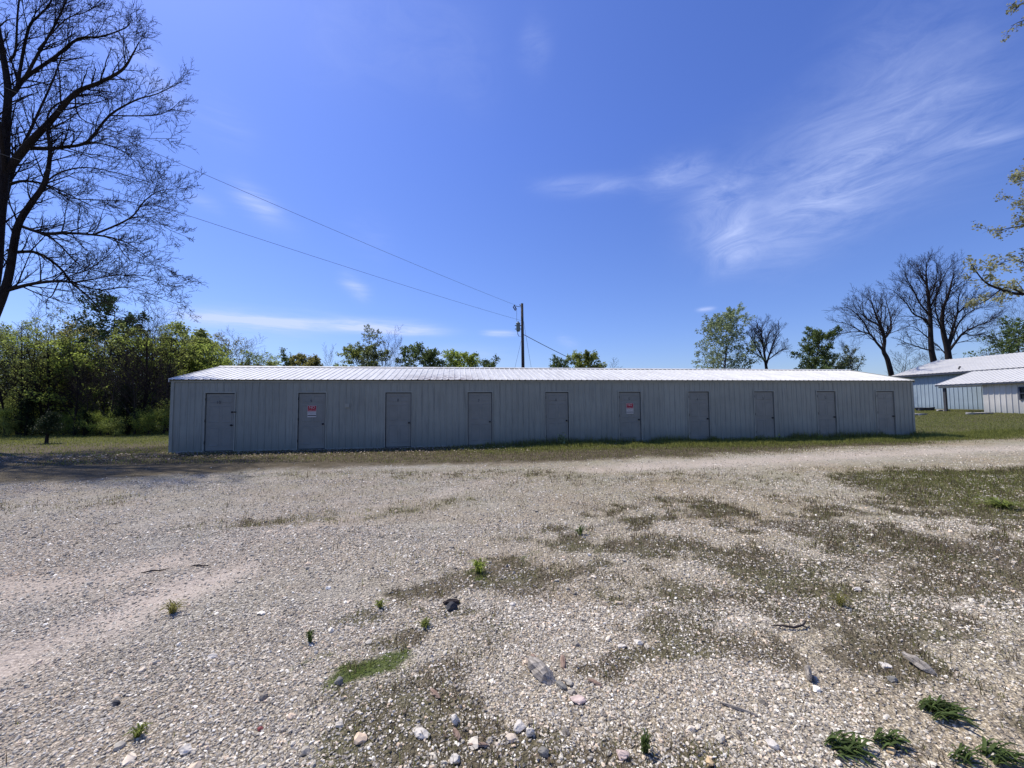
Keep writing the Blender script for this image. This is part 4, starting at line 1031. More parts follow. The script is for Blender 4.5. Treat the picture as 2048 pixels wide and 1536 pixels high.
LIMBS = [
 (limb([(-110, 892), (-78, 790), (-42, 670), (-12, 560), (-2, 450), (8, 345), (12, 250), (16, 180), (6, 110), (-8, 30), (-20, -80), (-14, -240), (0, -380)], 0, .34, .03, 0), 26),
 (limb([(-60, 740), (-14, 640), (16, 558), (34, 457), (60, 410), (88, 368), (100, 310), (95, 262)], -.5, .17, .05, 1), 16),
 (limb([(16, 340), (47, 300), (75, 269), (103, 240), (150, 187), (200, 165), (244, 140), (265, 109), (278, 84)], -1.2, .15, .012), 30),
 (limb([(58, 296), (95, 297), (131, 294), (175, 283), (219, 231), (272, 200), (316, 187), (366, 162)], .8, .085, .01), 28),
 (limb([(175, 283), (215, 290), (250, 305), (285, 335), (330, 345)], .6, .035, .006, dep0=12.5), 12),
 (limb([(219, 231), (303, 231), (340, 220), (362, 200)], .7, .03, .006, dep0=12.5), 12),
 (limb([(150, 187), (160, 235), (220, 260), (275, 275), (355, 277)], -.3, .03, .006, dep0=11.5), 12),
 (limb([(14, 195), (31, 181), (50, 156), (109, 115), (156, 78), (203, 73), (250, 56), (262, 42)], .9, .10, .01), 26),
 (limb([(50, 156), (75, 110), (94, 78), (125, 19), (150, -50), (165, -130)], -.6, .06, .012), 20),
 (limb([(35, 170), (56, 60), (78, 31), (103, 0), (120, -80), (118, -170)], .4, .06, .012), 20),
 (limb([(20, 120), (31, 100), (36, 19), (48, -60), (52, -160)], -.8, .05, .012), 16),
 (limb([(75, 100), (130, 40), (180, 20), (208, -10)], -.9, .03, .008, dep0=11.6), 14),
 (limb([(19, 369), (47, 362), (88, 368), (130, 385), (180, 410), (230, 425)], 1.0, .06, .008), 20),
 (limb([(88, 368), (120, 345), (170, 335), (230, 345), (300, 365), (330, 380)], -.8, .035, .006, dep0=11.6), 18),
 (limb([(88, 368), (140, 395), (200, 400), (270, 405), (300, 430)], .6, .03, .006), 14),
 (limb([(95, 262), (98, 225), (130, 200), (185, 190), (240, 205)], .6, .04, .007, dep0=11.6), 16),
 (limb([(34, 452), (44, 453), (88, 467), (135, 466), (190, 470), (230, 477), (262, 490), (300, 520)], -.7, .085, .008), 26),
 (limb([(188, 469), (259, 437), (288, 403), (322, 381), (375, 378)], -.8, .04, .007, dep0=11.6), 18),
 (limb([(259, 437), (300, 435), (340, 460), (380, 476)], .3, .02, .005, dep0=11.3), 8),
 (limb([(88, 467), (120, 490), (160, 530), (210, 545), (300, 560), (355, 580)], .9, .035, .006), 18),
 (limb([(230, 477), (260, 520), (330, 535), (365, 560)], -.5, .02, .005, dep0=11.4), 10),
 (limb([(14, 500), (30, 504), (68, 504), (98, 518), (125, 541), (142, 565), (176, 592), (203, 620), (254, 643), (290, 660)], 1.0, .075, .007), 22),
 (limb([(125, 541), (162, 545), (203, 521), (230, 498), (245, 470)], .3, .03, .006, dep0=12.4), 12),
 (limb([(142, 565), (200, 580), (260, 575), (330, 600), (365, 612)], .6, .03, .005, dep0=12.5), 16),
 (limb([(4, 585), (20, 579), (68, 567), (118, 562), (146, 565), (178, 560), (240, 550), (330, 555)], -.9, .085, .007), 18),
 (limb([(118, 562), (105, 590), (94, 600), (92, 625)], .1, .025, .005, dep0=11.6), 5),
 (limb([(8, 300), (-60, 240), (-140, 180), (-220, 60)], 1.2, .12, .02), 14),
 (limb([(2, 480), (-80, 430), (-180, 410), (-280, 430)], -1.2, .12, .02), 12),
 (limb([(10, 350), (0, 260), (-30, 140), (-60, 0)], -2.4, .10, .02), 14),
 (limb([(10, 400), (30, 330), (70, 240), (110, 150), (140, 60)], 2.6, .09, .012), 20),
]
SB = dict(max=4, seg=[5, 5, 5, 4, 3], wig=[.1, .13, .16, .22, .28], trop=[.02, .05, .055, .06, .05], nc=[0, 9, 7, 5], start=[.1, .15, .12, .1], ang=[45, 40, 38, 36], lr=[.5, .5, .5, .5], rr=.55, rmin=.0078, taper=.4)
T = Tubes(); r = random.Random(77)
for (pts, rads, cls), nch in LIMBS:
    rads = [q * BS * (.54 if rads[0] > .3 else .72) for q in rads]
    T.add(pts, rads, 9 if rads[0] > .1 else 6, 0)
    total = sum((a - b).length for a, b in zip(pts[:-1], pts[1:])); n = len(pts) - 1
    out = (pts[-1] - pts[0]).normalized()
    for j in range(int(nch * 1.2)):
        t = .14 + .86 * (j + r.random()) / (nch * 1.2)
        f_ = min(t, .999) * n; i = int(f_); q = pts[i].lerp(pts[i + 1], f_ - i); dd = (pts[i + 1] - pts[i]).normalized()
        if rads[0] > .3:
            if t < .3: continue
            side = Vector((r.uniform(-.4, 1), r.uniform(-1, 1), r.uniform(-.1, .4))).normalized(); nd = (side + dd * .3).normalized(); ll = r.uniform(1.2, 2.6)
        else:
            side = rvec(r); side = (side - dd * side.dot(dd)).normalized(); a = radians(r.uniform(28, 55))
            nd = (dd * cos(a) + side * sin(a) + Vector((.18, 0, -.03))).normalized(); ll = min(2.2, total * .42) * r.uniform(.45, 1.05) * (1.15 - .55 * t)
        grow(T, [], r, q, nd, ll * .92, min(max(.007, rads[i] * .42), .032), 2, SB)
base = P3(-110, 892, BT); bz0 = gz1(base.x, base.y)
c1, l1, n1 = T.arrays([0, 1]); c2, l2, n2 = T.arrays(list(range(2, 10)))
off = np.array([base.x, base.y, bz0])
big = thing('bare_oak', 'large bare spreading tree with dark trunk at the left edge', 'tree', (base.x, base.y, bz0))
link('trunk', np_mesh('trunk', c1 - off, l1, np.full(n1, 4), smooth=True), M['bark_dark'], big)
link('crown', np_mesh('crown', c2 - off, l2, np.full(n2, 4)), M['twig_dark'], big)

# ------------------------------------------------------------------ fan-crowned bare trees at right, main limbs laid out, twigs grown
def hand_tree(label, D, limbs, seed, kl=1.0, mats=('bark_dark', 'twig')):
    T = Tubes(); r = random.Random(seed)
    S = dict(max=4, seg=[5, 5, 5, 4, 3], wig=[.1, .11, .14, .2, .25], trop=[.02, .05, .06, .06, .05], nc=[0, 8, 7, 5], start=[.1, .15, .12, .1], ang=[40, 36, 34, 34], lr=[.5, .5, .5, .5], rr=.55, rmin=.011 * D / 48, taper=.4)
    first = None
    for j_, (zp, r0, r1) in enumerate(limbs):
        pts, rads, _ = limb([(1360 + a / 2.977, 480 + b / 2.977) for a, b in zp], 0 if j_ == 0 else r.uniform(-3, 3), r0, r1, dep0=D if D < 11 else D / BS)
        T.add(pts, rads, 8 if r0 > .15 else 6, 0 if j_ == 0 else 1)
        if first is None: first = pts[0]
        total = sum((a - b).length for a, b in zip(pts[:-1], pts[1:])); n = len(pts) - 1
        nch = int(total * 2.1 * kl) + 4
        for j in range(nch):
            t = (.3 if j_ == 0 else .16) + (.7 if j_ == 0 else .84) * (j + r.random()) / nch
            f_ = min(t, .999) * n; i = int(f_); q = pts[i].lerp(pts[i + 1], f_ - i); dd = (pts[i + 1] - pts[i]).normalized()
            side = rvec(r); side = (side - dd * side.dot(dd)).normalized(); a = radians(r.uniform(26, 50))
            nd = (dd * cos(a) + side * sin(a) + Vector((0, 0, .12))).normalized(); ll = min(3.4, total * .5) * r.uniform(.5, 1.05) * (1.2 - .6 * t)
            grow(T, [], r, q, nd, ll, min(max(.013, rads[i] * .42), .055), 2, S)
    bz_ = gz1(first.x, first.y); off = np.array([first.x, first.y, bz_])
    T.add([Vector((first.x, first.y, bz_ - .3)), first], [limbs[0][1] * 1.12, limbs[0][1]], 8, 0)
    t = thing('bare_tree', label, 'tree', (first.x, first.y, bz_))
    c1, l1, n1 = T.arrays([0, 1]); c2, l2, n2 = T.arrays(list(range(2, 10)))
    link('trunk', np_mesh('trunk', c1 - off, l1, np.full(n1, 4), smooth=True), M[mats[0]], t)
    link('crown', np_mesh('crown', c2 - off, l2, np.full(n2, 4)), M[mats[1]], t)
hand_tree('large bare tree leaning left at the right end of the shed', 42, [
 ([(1258, 800), (1235, 710), (1212, 660), (1218, 600), (1208, 540), (1180, 480), (1150, 400), (1135, 350)], .24, .03),
 ([(1212, 660), (1170, 610), (1130, 560), (1080, 545), (1020, 510), (960, 490)], .12, .02),
 ([(1130, 560), (1100, 500), (1060, 450), (1010, 410), (960, 400)], .08, .02),
 ([(1215, 590), (1240, 560), (1258, 520), (1250, 450), (1235, 390), (1225, 350)], .11, .02),
 ([(1208, 540), (1170, 500), (1110, 470), (1090, 420), (1085, 370)], .09, .02),
 ([(1080, 545), (1020, 548), (960, 560), (905, 600)], .06, .015),
 ([(1190, 500), (1200, 440), (1190, 390), (1180, 350)], .06, .015)], 61)
hand_tree('tallest bare tree, left of the pair behind the barn roof', 52, [
 ([(1515, 735), (1498, 660), (1492, 560), (1490, 450), (1480, 360), (1470, 270), (1465, 190), (1470, 130)], .34, .03),
 ([(1492, 520), (1450, 470), (1390, 440), (1350, 380), (1300, 330), (1270, 300)], .13, .02),
 ([(1490, 450), (1430, 380), (1390, 300), (1350, 230), (1340, 190)], .12, .02),
 ([(1510, 660), (1460, 650), (1400, 630), (1340, 610), (1310, 590)], .11, .02),
 ([(1490, 400), (1520, 340), (1550, 270), (1580, 200), (1620, 140)], .12, .02),
 ([(1480, 360), (1510, 300), (1530, 200), (1525, 130)], .10, .02),
 ([(1496, 600), (1450, 560), (1400, 520), (1350, 510)], .09, .02),
 ([(1470, 270), (1430, 200), (1420, 150)], .07, .02)], 62)
hand_tree('wide spreading bare tree, right of the pair behind the barn roof', 53, [
 ([(1600, 712), (1590, 640), (1570, 560), (1560, 480), (1570, 400), (1600, 320), (1620, 240), (1640, 200)], .36, .03),
 ([(1595, 670), (1640, 610), (1690, 550), (1760, 515), (1830, 490), (1870, 480)], .17, .02),
 ([(1597, 650), (1630, 560), (1670, 480), (1740, 420), (1800, 400)], .15, .02),
 ([(1592, 640), (1620, 540), (1650, 440), (1660, 340), (1690, 270)], .16, .02),
 ([(1590, 690), (1555, 650), (1525, 620), (1480, 600)], .09, .02),
 ([(1650, 440), (1720, 380), (1780, 340), (1850, 340)], .09, .02),
 ([(1570, 560), (1535, 470), (1520, 400), (1530, 330)], .11, .02),
 ([(1690, 550), (1740, 570), (1800, 560), (1850, 580)], .08, .02)], 63)
hand_tree('fan-shaped bare tree beside the airy pale green tree', 44, [
 ([(515, 768), (505, 700), (495, 620), (485, 550), (492, 505)], .15, .02),
 ([(512, 740), (470, 660), (430, 590), (405, 560)], .10, .02),
 ([(514, 740), (540, 660), (570, 580), (600, 540)], .11, .02),
 ([(508, 715), (450, 680), (400, 640)], .06, .015),
 ([(518, 720), (580, 670), (630, 640)], .06, .015),
 ([(500, 660), (525, 580), (545, 525)], .07, .015),
 ([(495, 620), (455, 560), (440, 530)], .06, .015)], 64, 1.3)

# ------------------------------------------------------------------ oak reaching in from the right
RD = 10.0
T = Tubes(); LV = []; r = random.Random(9)
RL = [
 (limb([(2230, 960), (2225, 800), (2235, 600), (2225, 400), (2240, 150), (2230, -150)], 0, .30, .08, 0, dep0=RD), 0),
 (limb([(2232, 560), (2140, 570), (2048, 588), (2000, 578), (1968, 562), (1940, 525)], -.3, .06, .006, dep0=RD), 13),
 (limb([(2048, 588), (2010, 575), (1975, 600), (1950, 612)], .2, .02, .004, dep0=9.8), 6),
 (limb([(2140, 570), (2080, 540), (2030, 520), (1995, 530)], .3, .025, .004, dep0=9.9), 9),
 (limb([(2235, 500), (2130, 445), (2048, 452), (2018, 456), (1996, 462)], .2, .03, .005, dep0=RD), 7),
 (limb([(2230, 420), (2130, 390), (2070, 400), (2036, 402)], -.2, .03, .005, dep0=RD), 7),
 (limb([(2230, 380), (2130, 330), (2060, 345), (2020, 352)], .3, .03, .005, dep0=RD), 9),
 (limb([(2236, 200), (2130, 60), (2060, 40), (2022, 52)], .2, .03, .005, dep0=RD), 6),
 (limb([(2236, 150), (2120, 10), (2055, 5), (2030, 18)], -.3, .03, .005, dep0=RD), 6),
 (limb([(2235, 640), (2150, 620), (2080, 612), (2030, 560)], .5, .03, .005, dep0=RD), 9),
 (limb([(2230, 500), (2330, 420), (2430, 360), (2500, 300)], .5, .08, .01, dep0=RD), 14),
 (limb([(2230, 300), (2300, 180), (2360, 60), (2400, -100)], -.8, .08, .01, dep0=RD), 14),
 (limb([(2230, 350), (2240, 250), (2200, 100), (2180, -100)], 1.8, .08, .01, dep0=RD), 12),
]
SO = dict(max=3, seg=[5, 5, 4, 3], wig=[.1, .15, .2, .3], trop=[.02, .03, .03, .02], nc=[0, 5, 4], start=[.1, .2, .2], ang=[45, 45, 45], lr=[.5, .5, .5], rr=.6, rmin=.003, taper=.3, leaf=3)
for (pts, rads, cls), nch in RL:
    T.add(pts, rads, 8, 0); n = len(pts) - 1
    for j in range(int(nch * 1.3)):
        t = .35 + .65 * (j + r.random()) / (nch * 1.3); f_ = min(t, .999) * n; i = int(f_); q = pts[i].lerp(pts[i + 1], f_ - i); dd = (pts[i + 1] - pts[i]).normalized()
        side = rvec(r); nd = (dd * .8 + side).normalized(); grow(T, LV, r, q, nd, r.uniform(.22, .5), .006, 2, SO)
V, ll, ti, nl = leaves_arrays(LV, r, .062, 3, .04)
base = P3(2230, 960, RD); bz0 = gz1(base.x, base.y); off = np.array([base.x, base.y, bz0])
ok = thing('oak_tree', 'tree reaching in from the right edge with bronze new leaves', 'tree', (base.x, base.y, bz0))
c1, l1, n1 = T.arrays([0]); c2, l2, n2 = T.arrays(list(range(1, 10)))
link('trunk', np_mesh('trunk', c1 - off, l1, np.full(n1, 4), smooth=True), M['bark_dark'], ok)
link('crown', np_mesh('crown', np.concatenate([c2, V]) - off, np.concatenate([l2, ll + len(c2)]), np.full(n2 + nl, 4), attrs={'tint': np.concatenate([np.full(len(c2), .3), ti])}, mi=np.concatenate([np.zeros(n2), np.ones(nl)])), [M['twig_dark'], M['lf_tan']], ok)

# ------------------------------------------------------------------ debris and rocks
def stone_mesh(seed, sx_, sy_, sz_, sub=3, rough=.35):
    import bmesh
    bm = bmesh.new(); bmesh.ops.create_icosphere(bm, subdivisions=sub, radius=1)
    rr_ = random.Random(seed); planes = [(rvec(rr_), rr_.uniform(.55, .9)) for _ in range(11)]
    for v_ in bm.verts:
        p = v_.co.copy()
        for nn, dd in planes:
            e = p.dot(nn)
            if e > dd: p -= nn * (e - dd)
        h = float(fbm(np.array([p.x * 3 + seed]), np.array([p.y * 3 + p.z * 2]), 3, seed)[0]) - .5
        p *= 1 + h * rough
        v_.co = Vector((p.x * sx_, p.y * sy_, p.z * sz_))
    me = bpy.data.meshes.new('rock'); bm.to_mesh(me); bm.free(); return me
M['rock_white'] = simple('white_quartz', (.66, .60, .50), .7, .25, 14, bumps=.5)
M['rock_grey'] = simple('grey_stone', (.24, .225, .19), .85, .35, 14, bumps=.5)
M['rock_dark'] = simple('dark_stone', (.06, .058, .06), .85, .3, 14, bumps=.5)
M['rock_pink'] = simple('pink_white_chert', (.58, .45, .38), .75, .35, 22, bumps=.5)
M['rock_red'] = simple('red_stone', (.30, .09, .08), .8, .25, 14, bumps=.4)
M['rock_tan'] = simple('ochre_stone', (.60, .44, .24), .8, .25, 14, bumps=.4)
ROCKS = [
 (910, 1447, .033, .030, .030, 'rock_white', 'round white rock with shaded right side near the bottom'),
 (845, 1474, .052, .030, .022, 'rock_white', 'long pale rock left of the round white one'),
 (1040, 1458, .048, .036, .026, 'rock_white', 'angular bluish white rock below the split wood chunk'),
 (1088, 1510, .034, .034, .02, 'rock_grey', 'flat square light grey stone at bottom centre'),
 (1155, 1402, .055, .045, .018, 'rock_pink', 'pink and white crumbled rock right of the wood chunk'),
 (903, 1221, .055, .045, .04, 'rock_dark', 'dark rounded stone alone in the gravel, left of centre'),
 (677, 1368, .030, .028, .026, 'rock_grey', 'grey pebble beside the bright moss patch'),
 (520, 1461, .020, .014, .012, 'rock_red', 'small reddish stone in the gravel at lower left'),
 (1245, 1518, .04, .03, .022, 'rock_pink', 'salmon coloured stone at bottom right of centre'),
 (1040, 1330, .0, 0, 0, None, None),
 (425, 1315, .045, .024, .015, 'rock_white', 'flat bright white stone in the lower left gravel'),
 (232, 1412, .022, .020, .016, 'rock_dark', 'dark bluish stone in the lower left gravel'),
 (1278, 1290, .045, .028, .018, 'rock_white', 'white flake stone right of centre'),
 (1245, 1298, .038, .022, .016, 'rock_white', 'white stone just left of the white flake'),
 (1782, 1507, .024, .022, .018, 'rock_tan', 'ochre yellow stone among the strap-leaved weeds'),
 (1420, 1532, .026, .024, .02, 'rock_tan', 'ochre yellow stone at the bottom edge'),
 (1770, 1335, .045, .03, .012, 'rock_white', 'thin white flat stone left of the weathered wood stub'),
 (1785, 1362, .032, .025, .018, 'rock_grey', 'small bluish grey stone left of the weathered wood stub'),
 (370, 1512, .035, .03, .022, 'rock_white', 'white stone near the bottom edge at left'),
 (1060, 1478, .03, .022, .03, 'rock_white', 'upright pale stone below the angular white rock'),
 (910, 1529, .03, .03, .022, 'rock_white', 'pale bluish stone on the bottom edge left of centre'),
 (1985, 1510, .045, .03, .02, 'rock_white', 'white stone at the lower right corner'),
 (1120, 1328, 0, 0, 0, None, None),
 (1545, 1497, .035, .028, .02, 'rock_white', 'white stone at lower right, left of the weeds'),
 (1715, 1182, .055, .03, .02, 'rock_white', 'white stone on the brown turf at right'),
 (1025, 1213, .03, .025, .02, 'rock_white', 'small pale stone beside the centre weeds'),
]
for i, (px, py, a, b, c, mt, lb) in enumerate(ROCKS):
    if not mt: continue
    p = GP(px, py); o = link('rock', stone_mesh(40 + i, a * .86, b * .86, c * .86), M[mt]); o.location = (p.x, p.y, p.z + c * .45); o.rotation_euler = (0, 0, rnd.uniform(-.5, .5)); tag(o, lb, 'rock')
def woodmat(name, lo, hi):
    k = NT(name); v = k.tc(); n = k.noise(k.map(v, (6, 60, 60)), 1.5, 5, .7)
    k.bsdf(k.ramp(n, [(.3, lo), (.5, tuple((a + b) / 2 for a, b in zip(lo, hi))), (.7, hi)]), .9, 0, .1, k.bump(n, .8, .006)); return k.mat
M['wood_grey'] = woodmat('weathered_wood', (.07, .06, .045), (.55, .49, .41))
M['wood_tan'] = woodmat('splintered_wood', (.16, .10, .07), (.46, .34, .26))
M['wood_dark'] = woodmat('dark_stick', (.02, .016, .015), (.08, .065, .06))
def chunk(px, py, L_, w, h, rz, mt, lb, name='wood_chunk', cat='wood', seed=1, tilt=0.0):
    r = random.Random(seed); mb = MB(); n = 7; rings = []
    for i in range(n):
        t = i / (n - 1) - .5; ring = []
        for j, (a, b) in enumerate(((-1, 0), (-.8, .75), (.1, 1), (.85, .6), (1, 0), (0, -.25))):
            e = (1 - .5 * (abs(t) * 2) ** 4) * r.uniform(.82, 1.15)
            ring.append((t * L_ + r.uniform(-.03, .03) * L_ * (1 if abs(t) > .4 else .2) * 3, a * w / 2 * e, (b * h * e) + .002))
        rings.append(ring)
    for ring in rings: mb.v += ring
    for i in range(n - 1):
        for j in range(6): mb.f.append((i * 6 + j, i * 6 + (j + 1) % 6, (i + 1) * 6 + (j + 1) % 6, (i + 1) * 6 + j)); mb.m.append(0)
    mb.f.append(tuple(range(6))[::-1]); mb.f.append(tuple(range((n - 1) * 6, n * 6))); mb.m += [0, 0]
    o = mb.build(name, M[mt]); p = GP(px, py); o.location = (p.x, p.y, p.z + .004 + abs(tilt) * L_ * .3); o.rotation_euler = (0, tilt, rz); tag(o, lb, cat); return o
chunk(1080, 1352, .19, .085, .055, -.95, 'wood_grey', 'split weathered wood chunk with a dark shadow beside it', seed=3, tilt=.12)
chunk(1068, 1322, .085, .035, .02, -1.35, 'wood_tan', 'small tan splinter behind the split wood chunk', seed=4)
chunk(1126, 1326, .11, .034, .015, 1.5, 'wood_tan', 'upright tan bark strip right of the split wood chunk', seed=5)
chunk(1122, 1378, .07, .035, .018, -.9, 'rock_grey', 'grey bark scrap below the split wood chunk', seed=6)
chunk(1190, 1368, .075, .022, .014, -.7, 'wood_tan', 'thin brown wood scrap right of the split chunk', seed=7)
chunk(870, 1395, .085, .026, .014, -.8, 'wood_tan', 'tan wood sliver left below the split chunk', seed=8)
chunk(913, 1478, .065, .024, .014, -1.0, 'wood_tan', 'tan splinter beside the round white rock', seed=9)
chunk(957, 1496, .09, .018, .012, 0, 'wood_tan', 'flat brown wood strip at bottom centre', seed=10)
chunk(1617, 1356, .085, .03, .05, 1.1, 'wood_grey', 'short pale wood stub with black shadow at lower right', seed=11, tilt=-.5)
chunk(1838, 1338, .14, .055, .035, -1.2, 'wood_grey', 'grey weathered wood stub at right, above the weeds', seed=12, tilt=.25)
chunk(1474, 1420, .16, .014, .012, -.55, 'wood_grey', 'pale straight stick lying at lower right', 'stick', 'stick', 13)
chunk(903, 1208, .13, .05, .03, .15, 'wood_dark', 'dark flat bark scrap lying behind the dark rounded stone', 'bark_scrap', 'bark', 14)
# forked twig
p = GP(1588, 1262); mb = MB(); q = Vector((0, 0, .012))
mb.tube([q + Vector((-.13, .04, .0)), q + Vector((-.07, .015, .012)), q + Vector((.0, 0, .006)), q + Vector((.07, .01, .016)), q + Vector((.12, .05, .02))], [.003, .006, .008, .007, .004], 7)
mb.tube([q + Vector((.06, .008, .014)), q + Vector((.1, -.02, .006))], [.005, .003], 6); mb.tube([q + Vector((-.07, .015, .012)), q + Vector((-.11, -.005, .004))], [.004, .002], 6)
o = mb.build('twig', M['wood_dark']); o.location = p; tag(o, 'dark forked twig lying on the gravel at right', 'twig')
p = GP(1180, 1040) 
# leaning black sticks in the middle yard
for (px, py, L_, rz, lb) in ((400, 1136, .17, .1, 'thin dark stick lying on the gravel at left'), (310, 1145, .2, .5, 'dark crooked stick left of the thin one'), (500, 955, .22, .1, 'dark scrap on the gravel below the first door')):
    p = GP(px, py); mb = MB(); mb.tube([(-L_ / 2, 0, .012), (-L_ / 6, .02, .014), (L_ / 5, -.01, .012), (L_ / 2, .02, .01)], [.004, .007, .006, .003], 6)
    o = mb.build('stick', M['wood_dark']); o.location = p; o.rotation_euler = (0, 0, rz); tag(o, lb, 'stick')

# ------------------------------------------------------------------ weeds
def strap_weed(px, py, R, n, seed, lb, mt='weed', wid=.013, flat=.35, h=.045, comb=False):
    r = random.Random(seed); co = []; fa = []; ti = []; R *= .74; n = int(n * .8); wid *= .85
    for i in range(n):
        a = (r.gauss(-.75, .55) if comb else r.uniform(0, 6.28)); L_ = R * r.uniform(.3, 1.15); el = r.uniform(.35, 1.1); w = wid * r.uniform(.6, 1.2)
        bx, by = (r.uniform(-.75, .45) * R, r.uniform(-.35, .5) * R) if comb else (r.uniform(-.25, .25) * R, r.uniform(-.25, .25) * R); tint = r.uniform(.1, .95); b = len(co); m = 6
        for s in range(m):
            t = s / (m - 1); rad = L_ * t; z = h * sin(min(1, t * 1.15) * pi * .72) * el + .004
            ww = w * (sin(pi * min(1, .18 + t * .85)) ** .7) * .5 + .0006
            cx_, cy_ = bx + cos(a + .25 * t) * rad, by + sin(a + .25 * t) * rad
            for sg in (-1, 0, 1):
                co.append((cx_ - sin(a) * ww * sg, cy_ + cos(a) * ww * sg, z + (0 if sg else -.003))); ti.append(tint)
        for s in range(m - 1):
            for q in (0, 1): fa.append((b + s * 3 + q, b + s * 3 + q + 1, b + s * 3 + q + 4, b + s * 3 + q + 3))
    me = np_mesh('weed', np.array(co), np.array(fa).ravel(), np.full(len(fa), 4), attrs={'tint': ti}, smooth=True)
    o = link('weed', me, M[mt]); p = GP(px, py); o.location = p; tag(o, lb, 'weed'); return o
strap_weed(1885, 1432, .15, 75, 1, 'dark green strap-leaved weed, uppermost of those at lower right', comb=True)
strap_weed(1860, 1420, .08, 34, 11, 'smaller dark weed touching the uppermost strap-leaved one on its left', comb=True)
strap_weed(1690, 1502, .14, 75, 2, 'large dark strap-leaved weed, leftmost at lower right', comb=True)
strap_weed(1775, 1492, .10, 38, 3, 'medium strap-leaved weed beside the ochre stone', wid=.016, comb=True)
strap_weed(2005, 1520, .13, 55, 4, 'strap-leaved weed in the bottom right corner', comb=True)
strap_weed(1918, 1522, .08, 30, 5, 'small strap-leaved weed on the bottom edge near right corner', comb=True)
strap_weed(1290, 1512, .06, 40, 6, 'small upright green weed at the bottom edge right of centre', wid=.006, flat=.9, h=.08)
strap_weed(958, 1146, .13, 90, 7, 'bright yellow-green grass tussock in the middle gravel', 'lf_bright', .008, .8, .10)
strap_weed(1160, 1070, .12, 40, 8, 'small dark green weed above the centre of the gravel', 'weed', .012, .7, .1)
strap_weed(760, 1218, .07, 40, 9, 'low green weed right of the lower left gravel', 'lf_green', .008, .6, .06)
strap_weed(850, 1258, .08, 45, 10, 'grey-green small weed below the dark rounded stone', 'lf_green', .009, .5, .05)
strap_weed(1680, 1212, .10, 50, 12, 'olive tuft on the right gravel', 'lf_olive', .006, 1.0, .1)
strap_weed(345, 1228, .11, 60, 13, 'olive weed tuft on the gravel at left', 'lf_olive', .007, .7, .08)
strap_weed(275, 1480, .06, 45, 14, 'green sprig in the gravel at lower left', 'lf_green', .007, .6, .05)
strap_weed(620, 1288, .05, 30, 15, 'dark green sprig above the bright moss patch', 'weed', .008, .9, .07)
strap_weed(2000, 1016, .35, 90, 16, 'leafy green weed clump on the right hand turf', 'lf_green', .03, .5, .12)

def leafy_weed(px, py, H, W, n, seed, lb, stem=True, lf='weed', size=.07):
    r = random.Random(seed); p = GP(px, py); t = thing('weed', lb, 'weed', p)
    mb = MB(); LV = []
    for s in range(max(3, n // 14)):
        a = r.uniform(0, 6.28); e = Vector((cos(a) * W * .5 * r.random(), sin(a) * W * .4 * r.random(), H * r.uniform(.6, 1)))
        pts = [Vector((0, 0, 0)), e * .5 + Vector((0, 0, H * .1)), e]; mb.tube(pts, [.007, .005, .003], 5)
        for _ in range(14): u = r.uniform(.25, 1); LV.append(e * u + rvec(r) * W * .14)
    mb.build('stem', M['twig'], t)
    V, ll, ti, nl = leaves_arrays(LV, r, size, 1, .02)
    link('foliage', np_mesh('foliage', V, ll, np.full(nl, 4), attrs={'tint': ti}), M[lf], t); return t
leafy_weed(1122, 892, .48, .5, 126, 1, 'broad-leaved green weed in front of the fifth door', lf='lf_pale', size=.10)
leafy_weed(1075, 892, .24, .2, 42, 2, 'small leafy weed left of the fifth door', lf='lf_pale', size=.06)
leafy_weed(1145, 893, .18, .35, 42, 3, 'low brownish weed right of the broad-leaved one', lf='lf_olive', size=.05)
leafy_weed(1204, 888, .22, .2, 30, 4, 'thin pale weed at the wall between fifth and sixth doors', lf='lf_grey', size=.045)
leafy_weed(1428, 882, .24, .2, 30, 5, 'thin weed at the wall right of the seventh door', lf='lf_grey', size=.045)
leafy_weed(1512, 884, .26, .3, 42, 6, 'leafy weed at the foot of the eighth door', lf='lf_green', size=.05)
leafy_weed(1557, 883, .28, .4, 42, 7, 'bushy green weed right of the eighth door', lf='lf_bright', size=.055)
leafy_weed(1640, 880, .2, .4, 42, 8, 'green weed clump in front of the ninth door', lf='lf_bright', size=.055)
leafy_weed(1778, 877, .22, .2, 28, 9, 'small weed in front of the tenth door', lf='lf_green', size=.05)

# a bird far off in the sky
p = P3(1947, 443, 60); b = thing('bird', 'tiny dark bird flying high at right', 'bird', p, .6)
mb = MB(); mb.tube([(-.16, 0, 0), (-.08, 0, 0), (.04, 0, 0), (.12, 0, .02), (.17, 0, .01)], [.015, .045, .05, .03, .006], 8); mb.build('body', M['sblack'], b, True)
for s in (-1, 1):
    mb = MB(); mb.face([(.06, 0, .03), (-.06, 0, .03), (-.08, s * .16, .09), (.05, s * .15, .09)]); mb.face([(.05, s * .15, .09), (-.08, s * .16, .09), (-.07, s * .34, .05)]); mb.build('wing', M['sblack'], b)

# ------------------------------------------------------------------ sun and sky
sd = Vector((-.52, .37, 1)).normalized()
el = asin(sd.z); azc = atan2(sd.x, sd.y)                 # clockwise from +Y
sun = bpy.data.lights.new('sun', 'SUN'); sun.energy = 5.0; sun.angle = radians(.53); sun.color = (1, .95, .87)
so = bpy.data.objects.new('sun', sun); COL.objects.link(so); so.rotation_euler = sd.to_track_quat('Z', 'Y').to_euler()

